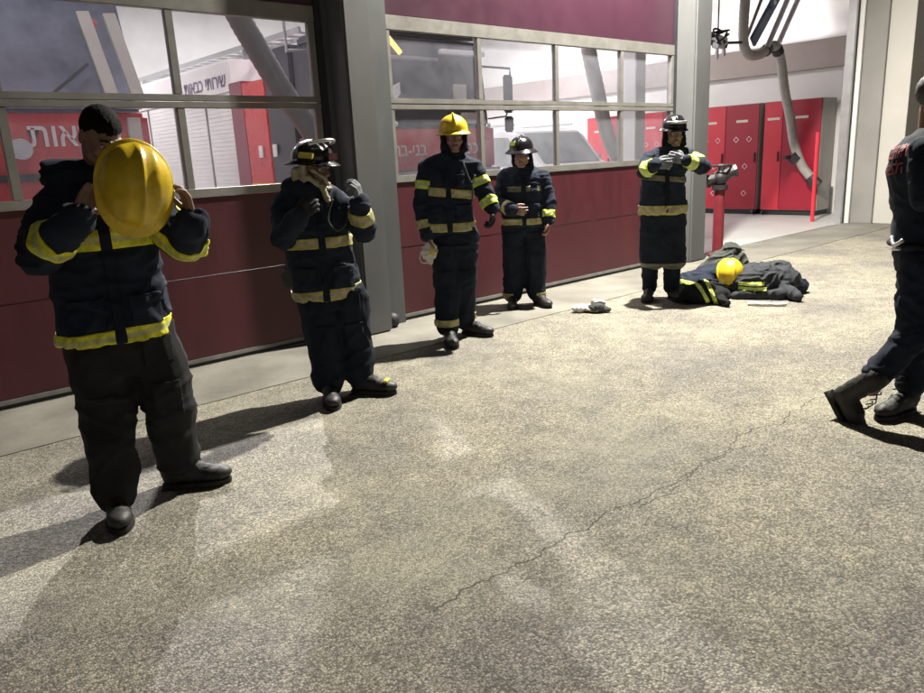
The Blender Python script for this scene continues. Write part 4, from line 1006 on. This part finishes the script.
# ---- 3: yellow helmet, holds a white mask
def man_three():
    torso = [(.90, -.045, .0, .222, .16), (1.0, -.045, .0, .222, .16), (1.12, -.035, .0, .205, .145), (1.26, -.02, .0, .205, .145), (1.38, -.01, .0, .205, .13), (1.47, .0, .0, .15, .11), (1.54, .015, .0, .085, .085)]
    arms = {'L': ((-.205, .0, 1.42), (-.245, -.03, 1.14), (-.215, -.08, .90)), 'R': ((.195, .0, 1.41), (.255, -.02, 1.24), (.315, -.09, 1.09))}
    legs = {'L': [((-.075, .0, .86), .118), ((-.085, -.02, .48), .105), ((-.095, -.10, .14), .092)], 'R': [((.095, .0, .86), .118), ((.07, .04, .48), .105), ((.055, .12, .14), .088)]}
    P, jo, J, to, T = dressed((4.02, -.94), 40.6, 'firefighter in a yellow helmet, third from the left, white mask hanging from his hand',
        torso, arms, legs, 3.7, wr=.009, waist=[(.78, .01, .0, .185, .13), (.95, .0, .0, .185, .13)])
    band('reflective_band', jo, J, (0, 0, .955), (0, 0, 1), .034, ('torso',), 'band_tan', jo)
    band('reflective_band', jo, J, (0, 0, 1.225), (.12, 0, 1), .034, ('torso',), 'band_tan', jo)
    for reg, w, mt, t in (('L', 'upper', 'band_lime', .45), ('R', 'upper', 'band_lime', .62), ('R', 'fore', 'band_lime', .72), ('L', 'fore', 'band_tan', .65)):
        sh, el, wr_ = [Vector(v) for v in arms[reg]]
        a, b = (sh, el) if w == 'upper' else (el, wr_)
        band('reflective_band', jo, J, a+(b-a)*t, b-a, .033, (w+reg,), mt, jo)
    for rg in 'LR':
        band('reflective_band', to, T, (0, 0, .17), (0, 0, 1), .028, ('shin'+rg,), 'band_tan', to)
    Mh = head_frame((.035, -.03, 1.655), .12, .05, .0)
    hm = head_mesh(Mh, (.015, .0, 1.5), voxel=.006)
    hl = hand_mesh((-.213, -.085, .885), (.06, -.08, -1), (.9, 0, 0), 1, curl=.7)
    body_mesh(P, 'skin_tan', [hm, hl], [((.0, .0, 1.48), .07, (-.03, .0, 1.0), .10), ((-.07, 0, .86), .08, (-.09, -.09, .12), .045), ((.09, 0, .86), .08, (.055, .11, .12), .045),
        ((-.205, 0, 1.42), .05, (-.245, -.03, 1.14), .04), ((-.245, -.03, 1.14), .04, (-.213, -.085, .885), .027), ((.195, 0, 1.41), .05, (.255, -.02, 1.24), .04), ((.255, -.02, 1.24), .04, (.315, -.09, 1.09), .03)])
    face_parts(Mh, P)
    h = put_helmet(P, Mh, 'helmet_yellow_worn', dz=.048, a=.118, b=.14, h=.13, front=.04, back=.045, ridges=(0,), ridge=.016)
    straps(P, Mh, w=.014)
    S = Soft(); S.cap((-.085, .01, .03), .022, (-.08, .0, -.09), .032); S.cap((.085, .01, .03), .022, (.085, -.01, -.09), .032); S.ell((0, .03, -.13), (.09, .09, .04))
    me = S.fuse(voxel=.008, smooth=2, wr=.004, wf=(20, 20, 20)); S.bm.free(); me.transform(Mh); link_mesh('ear_flaps', me, 'fabric_navy', P, True)
    g1 = hand_mesh((.318, -.095, 1.075), (.02, -.1, -1), (-.9, -.1, 0), -1, curl=.7, glove=.004, scale=1.05); glove_from(P, g1, 'glove_dark')
    m = MB(); m.tube([(.10, -.14, 1.46), (.13, -.155, 1.36), (.16, -.15, 1.30), (.19, -.12, 1.36)], .007, 8, smooth_pts=5).tube([(.16, -.15, 1.30), (.165, -.155, 1.22), (.15, -.16, 1.12)], .006, 8, smooth_pts=5); m.build('hose_strap', 'fabric_grey', P, smooth=True)
    suit_details(jo, to, -.03, .94, 1.42, ((-.09, .50), (.07, .50)))
    boot(P, (-.085, -.14, 0), .15, 1.08); b = boot(P, (.07, .12, 0), 1.0, 1.08)
    m = MB(); m.box(-.05, .05, -.07, -.055, .14, .17); o = m.build('boot_tab', 'badge_yellow', b, bevel=.003); o.data.transform(Matrix.Translation((.075, .12, 0)) @ Matrix.Rotation(.9, 4, 'Z'))
    R = empty('face_mask', (4.02, -.94, 0), -math.radians(40.6), 'crumpled white mask hanging from the hand of the man in the yellow helmet', 'mask')
    S = Soft(); S.loft([(.67, -.205, -.12, .012, .012), (.72, -.215, -.12, .05, .02), (.77, -.21, -.12, .072, .026), (.82, -.20, -.12, .045, .02), (.875, -.20, -.11, .012, .012)], power=2)
    me = S.fuse(voxel=.006, smooth=1, wr=.010, wf=(26, 26, 26), seed=8); S.bm.free(); link_mesh('cloth', me, 'white_cloth', R, True)
    MB().ball((-.185, -.148, .775), (.026, .012, .036)).build('filter', 'badge_yellow', R, smooth=True)
    MB().tube([(-.27, -.12, .78), (-.29, -.12, .72), (-.27, -.12, .68), (-.21, -.12, .68)], .005, 6, smooth_pts=4).tube([(-.20, -.12, .86), (-.27, -.12, .80)], .004).build('strap', 'white_cloth', R)
man_three()

# ---- 4: wide-brimmed dark helmet, hands together in front
def man_four():
    torso = [(.80, .015, .0, .225, .155), (.92, .015, .0, .222, .155), (1.05, .02, .0, .205, .145), (1.18, .02, .0, .205, .14), (1.27, .02, .0, .205, .125), (1.34, .02, .0, .14, .105), (1.40, .02, .0, .085, .085)]
    arms = {'L': ((-.185, .0, 1.28), (-.225, -.06, 1.04), (-.09, -.24, .985)), 'R': ((.225, .0, 1.27), (.265, -.03, 1.05), (.255, -.10, .87))}
    legs = {'L': [((-.09, .0, .80), .118), ((-.10, .0, .42), .108), ((-.115, .0, .13), .094)], 'R': [((.11, .0, .80), .118), ((.12, .0, .42), .108), ((.125, .0, .13), .094)]}
    P, jo, J, to, T = dressed((5.38, -.42), 46.2, 'shorter firefighter in a dark wide-brimmed helmet, hands held together at the waist',
        torso, arms, legs, 4.9, wr=.009, waist=[(.72, .01, .0, .195, .13), (.88, .01, .0, .19, .13)])
    band('reflective_band', jo, J, (0, 0, 1.175), (0, 0, 1), .026, ('torso',), 'band_dull', jo)
    band('reflective_band', jo, J, (0, 0, .86), (0, 0, 1), .030, ('torso',), 'band_tan', jo)
    sh, el, wr_ = [Vector(v) for v in arms['R']]; band('reflective_band', jo, J, el+(wr_-el)*.75, wr_-el, .032, ('foreR',), 'band_lime', jo)
    sh, el, wr_ = [Vector(v) for v in arms['L']]; band('reflective_band', jo, J, el+(wr_-el)*.7, wr_-el, .028, ('foreL',), 'band_tan', jo)
    for rg in 'LR':
        c = Vector(legs[rg][2][0]); band('reflective_band', to, T, (c.x, 0, .105), (0, 0, 1), .032, ('shin'+rg,), 'band_tan', to)
    Mh = head_frame((.01, -.03, 1.50), -.10, .10, .0)
    hm = head_mesh(Mh, (.02, .0, 1.36), voxel=.006)
    hl = hand_mesh((-.09, -.245, .985), (.75, -.25, -.12), (.1, .9, 0), 1, curl=.6)
    hr = hand_mesh((.255, -.105, .855), (-.02, -.1, -1), (-.9, 0, 0), -1, curl=.6)
    body_mesh(P, 'skin', [hm, hl, hr], [((.02, 0, 1.34), .065, (.02, 0, .9), .10), ((-.09, 0, .8), .08, (-.11, 0, .12), .045), ((.1, 0, .8), .08, (.12, 0, .12), .045),
        ((-.185, 0, 1.28), .05, (-.225, -.06, 1.04), .04), ((-.225, -.06, 1.04), .04, (-.09, -.245, .985), .027), ((.225, 0, 1.27), .05, (.265, -.03, 1.05), .04), ((.265, -.03, 1.05), .04, (.255, -.1, .86), .03)])
    face_parts(Mh, P)
    h = put_helmet(P, Mh, 'helmet_black', dz=.055, a=.118, b=.14, h=.12, front=.05, back=.085, side=.045, drop=.035)
    m = MB(); m.box(-.03, .03, -.006, .006, -.02, .02); o = m.build('side_badge', 'band_lime', h, bevel=.003); o.data.transform(Mh @ Matrix.Translation((-.075, -.11, .115)) @ Matrix.Rotation(-.65, 4, 'Z') @ Matrix.Rotation(-.4, 4, 'X'))
    S = Soft(); S.cap((-.085, .0, .03), .02, (-.075, .0, -.09), .026); S.cap((.085, .0, .03), .02, (.095, -.02, -.14), .024); S.ell((0, .03, -.13), (.085, .085, .035))
    me = S.fuse(voxel=.008, smooth=2, wr=.004, wf=(20, 20, 20)); S.bm.free(); me.transform(Mh); link_mesh('ear_flaps', me, 'fabric_navy', P, True)
    suit_details(jo, to, .02, .84, 1.28, ((-.10, .44), (.12, .44)))
    boot(P, (-.115, -.02, 0), -.05, 1.05); boot(P, (.125, -.02, 0), .55, 1.05)
    return P
man_four()

# ---- 5: long coat, both forearms across the chest
def man_five():
    torso = [(.86, .11, .0, .232, .165), (.95, .11, .0, .232, .165), (1.08, .105, .0, .212, .15), (1.22, .11, .0, .205, .145), (1.36, .14, .0, .215, .135), (1.45, .17, .0, .17, .115), (1.52, .19, .0, .09, .09)]
    arms = {'L': ((-.03, -.01, 1.40), (-.07, -.14, 1.29), (.03, -.28, 1.345)), 'R': ((.36, .0, 1.40), (.475, -.08, 1.30), (.31, -.24, 1.37))}
    legs = {'L': [((.02, .0, .86), .128), ((.015, .0, .45), .122), ((.01, .0, .42), .118)], 'R': [((.215, .0, .86), .128), ((.225, .0, .45), .120), ((.225, .0, .42), .118)]}
    P, jo, J, to, T = dressed((6.36, -1.26), 55.2, 'firefighter on the far right of the line, forearms crossed at the chest, lime cuffs showing',
        torso, arms, legs, 5.2, wr=.009, waist=[(.34, .12, .0, .215, .135), (.6, .12, .0, .222, .145), (.9, .115, .0, .21, .14)])
    band('reflective_band', jo, J, (0, 0, .905), (0, 0, 1), .045, ('torso',), 'band_tan', jo)
    for reg, w, t, mt in (('L', 'fore', .45, 'band_lime'), ('R', 'upper', .45, 'band_lime'), ('R', 'fore', .75, 'band_lime')):
        sh, el, wr_ = [Vector(v) for v in arms[reg]]; a, b = (sh, el) if w == 'upper' else (el, wr_)
        band('reflective_band', jo, J, a+(b-a)*t, b-a, .046, (w+reg,), mt, jo)
    band('reflective_band', jo, J, (0, 0, 1.22), (.1, 0, 1), .025, ('torso',), 'band_dull', jo)
    S = Soft()
    S.cap((-.0, .0, .40), .088, (-.005, .0, .12), .075); me = S.fuse(voxel=.012, smooth=3, wr=.008, wf=(6, 6, 12)); S.bm.free(); link_mesh('trouser_leg', me, 'fabric_trouser', P, True)
    S = Soft()
    S.cap((.215, .0, .40), .092, (.215, .0, .12), .08); me = S.fuse(voxel=.012, smooth=3, wr=.008, wf=(6, 6, 12), seed=3); S.bm.free(); link_mesh('trouser_leg', me, 'fabric_trouser', P, True)
    band('reflective_band', to, T, (0, 0, .345), (0, 0, 1), .034, ('pelvis', 'shinL', 'shinR', 'thighL', 'thighR'), 'band_dull', to)
    Mh = head_frame((.205, -.03, 1.625), .25, .10, .0)
    hm = head_mesh(Mh, (.19, .0, 1.48), voxel=.006)
    body_mesh(P, 'skin_tan', [hm], [((.18, 0, 1.46), .065, (.12, 0, 1.0), .10), ((.02, 0, .86), .08, (.0, 0, .12), .045), ((.21, 0, .86), .08, (.215, 0, .12), .045),
        ((-.03, -.01, 1.40), .05, (-.07, -.14, 1.3), .04), ((-.07, -.14, 1.3), .04, (.04, -.28, 1.37), .03), ((.36, 0, 1.4), .05, (.475, -.08, 1.3), .04), ((.475, -.08, 1.3), .04, (.31, -.24, 1.36), .03)])
    face_parts(Mh, P)
    h = put_helmet(P, Mh, 'helmet_black', dz=.05, a=.116, b=.138, h=.125, front=.03, back=.05, ridges=(0, .05, -.05), ridge=.010)
    m = MB(); m.tube([(.10*math.cos(a), .13*math.sin(a), .0) for a in [PI*1.15+k*PI*.7/12 for k in range(13)]], .014, 8); o = m.build('goggles', 'steel', h, smooth=True); o.data.transform(Mh @ Matrix.Translation((0, .0, .11)))
    S = Soft(); S.cap((-.085, .01, .03), .024, (-.085, .0, -.10), .034); S.cap((.085, .01, .03), .024, (.085, -.01, -.10), .034); S.ell((0, .01, -.13), (.10, .095, .045))
    me = S.fuse(voxel=.008, smooth=2, wr=.004, wf=(20, 20, 20)); S.bm.free(); me.transform(Mh); link_mesh('fire_hood', me, 'fabric_black', P, True)
    g1 = hand_mesh((.035, -.285, 1.345), (.75, -.05, .05), (0, .9, -.2), 1, curl=.6, glove=.005, scale=1.1); glove_from(P, g1, 'glove_grey')
    g2 = hand_mesh((.295, -.245, 1.375), (-.7, -.05, .22), (0, .9, -.2), -1, curl=.6, glove=.005, scale=1.1); glove_from(P, g2, 'glove_grey')
    m = MB(); m.box(.125, .165, -.168, -.15, .88, 1.3); m.build('storm_flap', 'fabric_black', P, bevel=.006)
    boot(P, (-.005, .0, 0), -.15, 1.1); boot(P, (.215, .0, 0), .35, 1.1)
man_five()

# ---- 6: man walking out of the frame on the right
def walker():
    P = empty('person', (4.35, -4.30, .002), -math.radians(73.5), 'man in a navy T-shirt and lace-up boots walking away at the right edge, red letters on his back', 'person')
    P['label'] = 'man in a navy T-shirt and lace-up boots, walking out at the right edge'
    S = Soft()
    S.loft([(.93, .0, .0, .150, .185), (1.0, -.005, .0, .150, .175), (1.10, -.015, .0, .142, .165), (1.2, -.03, .0, .150, .175), (1.32, -.05, .0, .158, .20), (1.42, -.045, .0, .145, .205), (1.49, -.03, .0, .10, .15), (1.535, -.01, .0, .06, .075)])
    for s_ in (-1, 1): S.cap((-.04, s_*.19, 1.42), .075, (-.02 if s_ < 0 else .0, s_*.25, 1.20), .068, 'sleeve')
    ts = soft_obj('tshirt', S, 'tshirt_navy', P, voxel=.011, smooth=4, wr=.007, wf=(6, 6, 8), seed=6)
    # red writing across the back, laid on the cloth
    bvh = BVHTree.FromPolygons([v.co for v in ts.data.vertices], [p.vertices for p in ts.data.polygons])
    for s_, size, z in (('כבאות', .105, 1.42), ('והצלה', .085, 1.335)):
        me = text_mesh(s_, size, 0.0)
        bm = bmesh.new(); bm.from_mesh(me); bmesh.ops.triangulate(bm, faces=bm.faces); bmesh.ops.subdivide_edges(bm, edges=[e for e in bm.edges if e.calc_length() > .02], cuts=2); bm.to_mesh(me); bm.free()
        for v in me.vertices:
            x0 = v.co.x; zz = z+v.co.y-x0*.10
            hit = bvh.ray_cast(Vector((-1.0, -.62-x0*.2, zz)).lerp(Vector((-1.0, -.62, zz)), 0), (Vector((-.10, -.085+x0, zz))-Vector((-1.0, -.62, zz))).normalized())
            v.co = hit[0]+hit[1]*.003 if hit[0] is not None else Vector((-.1, x0*-1, zz))
        o = link_mesh('lettering', me, 'text_red', ts)
    S = Soft()
    S.loft([(.80, .01, .0, .135, .165), (.90, .0, .0, .135, .165), (.97, .0, .0, .132, .160)], reg='pelvis')
    # trailing leg (nearer the viewer) and standing leg
    S.cap((.0, -.09, .86), .115, (-.005, -.15, .50), .085); S.cap((-.005, -.15, .50), .085, (-.15, -.22, .27), .072)
    S.cap((.01, .09, .86), .115, (.03, .10, .48), .088); S.cap((.03, .10, .48), .086, (.01, .06, .16), .078)
    soft_obj('trousers', S, 'fabric_navy', P, voxel=.011, smooth=4, wr=.010, wf=(7, 7, 12), seed=9)
    Mh = head_frame((.0, -.0, 1.675), 1.75, .05, .0)
    hm = head_mesh(Mh, (-.02, .0, 1.50), voxel=.005)
    hl = hand_mesh((.20, -.24, .93), (.35, .0, -.9), (.1, .9, 0), 1, curl=.5); hr = hand_mesh((.02, .30, .80), (.0, .0, -1), (.0, -.9, 0), -1, curl=.5)
    b = body_mesh(P, 'skin', [hm, hl, hr], [((-.03, 0, 1.46), .065, (.0, 0, .95), .09), ((-.03, -.2, 1.40), .05, (.02, -.26, 1.16), .042), ((.02, -.26, 1.16), .042, (.20, -.24, .93), .028),
        ((-.03, .2, 1.40), .05, (.0, .27, 1.12), .042), ((.0, .27, 1.12), .042, (.02, .30, .80), .028), ((.0, -.09, .86), .08, (-.005, -.15, .5), .06), ((-.005, -.15, .5), .06, (-.17, -.23, .2), .045), ((.01, .09, .86), .08, (.03, .1, .48), .06), ((.03, .1, .48), .06, (.01, .06, .12), .045)])
    face_parts(Mh, P); hair_cap(Mh, P, 'hair_grey', low=-.05, front=.06)
    m = MB()
    rng = [(.0+.158*math.cos(a), .190*math.sin(a), .955) for a in [k*2*PI/32 for k in range(33)]]
    m.tube(rng, .014, 8); m.build('belt', 'fabric_black', P, smooth=True)
    m = MB(); m.tube([(-.145, -.08, .99), (-.13, -.14, .955), (-.09, -.18, .985)], .011, 8, smooth_pts=4).tube([(-.14, -.10, .93), (-.10, -.17, .94)], .009, 8); m.build('keys', 'steel', P, smooth=True)
    boot(P, (.01, .06, 0), -.55, 1.1, shaft=.26, toe=False, lace=True)
    # trailing boot: heel lifted, toe still near the ground
    bt = boot(P, (0, 0, 0), 0.0, 1.12, shaft=.25, toe=False, lace=True)
    Mt = Matrix.Translation((-.165, -.24, .235)) @ Matrix.Rotation(1.15, 4, 'Z') @ Matrix.Rotation(.95, 4, 'X') @ Matrix.Translation((0, 0, -.25))
    def tr(o):
        o.data.transform(Mt)
        for c in o.children: tr(c)
    tr(bt)
walker()

# ------------------------------------------------------------------ gear on the ground
def gear(loc, yaw, z=.004): return (loc[0], loc[1], z), -math.radians(yaw)
def bundle(name, mat, shapes, loc, yaw, label, cat, bands=(), voxel=.009, wr=.014, wf=(6.5, 6.5, 8), seed=0, smooth=3, bmat='band_lime'):
    R = empty(name, (loc[0], loc[1], .004), -math.radians(yaw), label, cat)
    S = Soft()
    for s_ in shapes:
        if len(s_) == 4: S.cap(*s_)
        else: S.ell(s_[0], s_[1], s_[2] if len(s_) > 2 else None)
    me = S.fuse(voxel=voxel, smooth=smooth, wr=wr, wf=wf, seed=seed)
    for v in me.vertices: v.co.z = max(v.co.z, .0)
    o = link_mesh('cloth', me, mat, R, True)
    for b_ in bands:
        band('reflective_band', o, S, b_[0], b_[1], b_[2], ('x',), bmat, o, off=.007, lim=b_[3] if len(b_) > 3 else None)
    S.bm.free()
    return R, o
rotY = lambda a: Matrix.Rotation(a, 3, 'Y')
rotZ = lambda a: Matrix.Rotation(a, 3, 'Z')
bundle('folded_coat', 'fabric_black', [((-.02, 0, .09), (.17, .16, .10)), ((.12, .0, .07), (.12, .15, .09)), ((-.10, .02, .06), (.11, .14, .09)), ((-.05, .1, .15), .05, (.14, .08, .14), .05), ((.10, -.05, .08), .055, (.20, -.20, .04), .04), ((-.16, -.02, .10), .05, (-.24, -.14, .04), .035)],
       (6.50, -1.80), 60, 'small black coat bundle with lime stripes beside the rightmost firefighter\'s boots', 'coat', bands=(((-.04, 0, .1), (1, .25, .55), .016), ((.06, 0, .1), (1, .1, .45), .016)), seed=2, wr=.016)
bundle('coat_heap', 'fabric_navy', [((-.12, 0, .10), (.24, .20, .13)), ((.02, .06, .15), (.20, .18, .13)), ((-.26, -.03, .08), .08, (.0, -.05, .10), .09)],
       (6.98, -1.58), 61, 'dark navy coat heap behind the yellow helmet on the ground', 'coat', bands=(((-.22, -.1, .1), (.25, .4, 1), .02),), seed=5, wr=.02)
bundle('grey_coat', 'fabric_grey', [((.0, 0, .20), (.20, .16, .20)), ((.06, .02, .36), (.11, .10, .10)), ((-.22, 0, .15), .08, (.05, 0, .33), .07), ((.16, 0, .30), .06, (.26, -.02, .12), .07)],
       (7.42, -1.48), 61, 'grey hooded coat piled highest behind the yellow helmet', 'coat', seed=8, wr=.018)
bundle('navy_coat', 'fabric_slate', [((.0, 0, .17), (.27, .22, .16)), ((-.06, -.12, .13), (.23, .12, .14), Matrix.Rotation(.4, 3, 'X')), ((.22, .02, .16), (.17, .18, .14)), ((.20, -.12, .10), .06, (.36, -.30, .045), .045), ((-.22, .0, .12), .055, (-.30, -.20, .04), .045), ((.05, .1, .26), .06, (.22, .06, .28), .07), ((-.2, -.22, .03), .05, (.2, -.2, .05), .06)],
       (7.12, -2.04), 63.5, 'slate blue coat with two yellow-lime stripes folded on the right of the gear pile', 'coat',
       bands=(((0, 0, .175), (0, -.1, 1), .017, (-.19, .05)), ((0, 0, .125), (0, -.1, 1), .017, (-.19, .07))), seed=13, wr=.018)
bundle('dark_coat', 'fabric_navy', [((.0, 0, .12), (.20, .18, .14)), ((.16, -.02, .07), (.13, .14, .09)), ((-.1, 0, .2), .06, (.12, 0, .16), .06)],
       (7.40, -2.10), 64, 'dark navy coat at the right end of the gear pile, lime tabs on its shoulder', 'coat', bands=(((0, 0, .19), (.3, 0, 1), .016, (-.14, .06)), ((0, 0, .145), (.3, 0, 1), .014, (-.14, .06))), seed=17, wr=.018)
YH = empty('helmet', (6.98, -1.80, .004), -math.radians(61.5), 'scratched yellow helmet resting in the gear pile on the ground', 'helmet')
Mx = Matrix.Translation((0, -.05, .235)) @ Matrix.Rotation(.25, 4, 'Z') @ Matrix.Rotation(.15, 4, 'Y') @ Matrix.Rotation(1.0, 4, 'X')
me = helmet_mesh(a=.125, b=.145, h=.13, front=.012, back=.035, side=.01, ridge=.008); me.transform(Mx); link_mesh('shell', me, 'helmet_yellow_worn', YH, True)
S = Soft(); S.cap((-.07, -.10, .09), .055, (.07, -.10, .085), .055); S.cap((-.06, -.10, .05), .05, (.07, -.10, .045), .05)
me = S.fuse(voxel=.008, smooth=2, wr=.008, wf=(16, 16, 20), seed=4); S.bm.free()
for v in me.vertices: v.co.z = max(v.co.z, 0)
wear('neck_guard_cloth', (0.16, 0.14, 0.05), 0.85, amount=.3, scale=12); link_mesh('neck_guard', me, 'neck_guard_cloth', YH, True)
wt = bundle('white_cloth', 'white_cloth', [((-.14, 0, .012), .022, (.04, .0, .012), .022), ((.0, .0, .012), .02, (.17, .02, .012), .018)], (6.66, -2.34), 64, 'flat white cloth lying in front of the gear pile', 'cloth', voxel=.008, wr=.006, wf=(18, 18, 18))
bundle('glove_pair', 'white_cloth', [((-.10, -.02, .035), (.075, .06, .035)), ((.02, .0, .03), (.13, .09, .03)), ((.03, .02, .085), .028, (.12, .0, .085), .024)], (5.52, -1.16), 51, 'pair of pale work gloves lying on the concrete between two firefighters', 'gloves', voxel=.008, wr=.012, wf=(16, 16, 18), seed=3)
gl = bundle('grey_rag', 'fabric_grey', [((.03, .0, .05), (.085, .06, .035)), ((.1, .0, .03), .03, (.14, .0, .02), .02)], (5.50, -1.22), 51, 'crumpled grey rag lying on top of the pale gloves', 'rag', voxel=.008, wr=.012, wf=(16, 16, 18), seed=7)
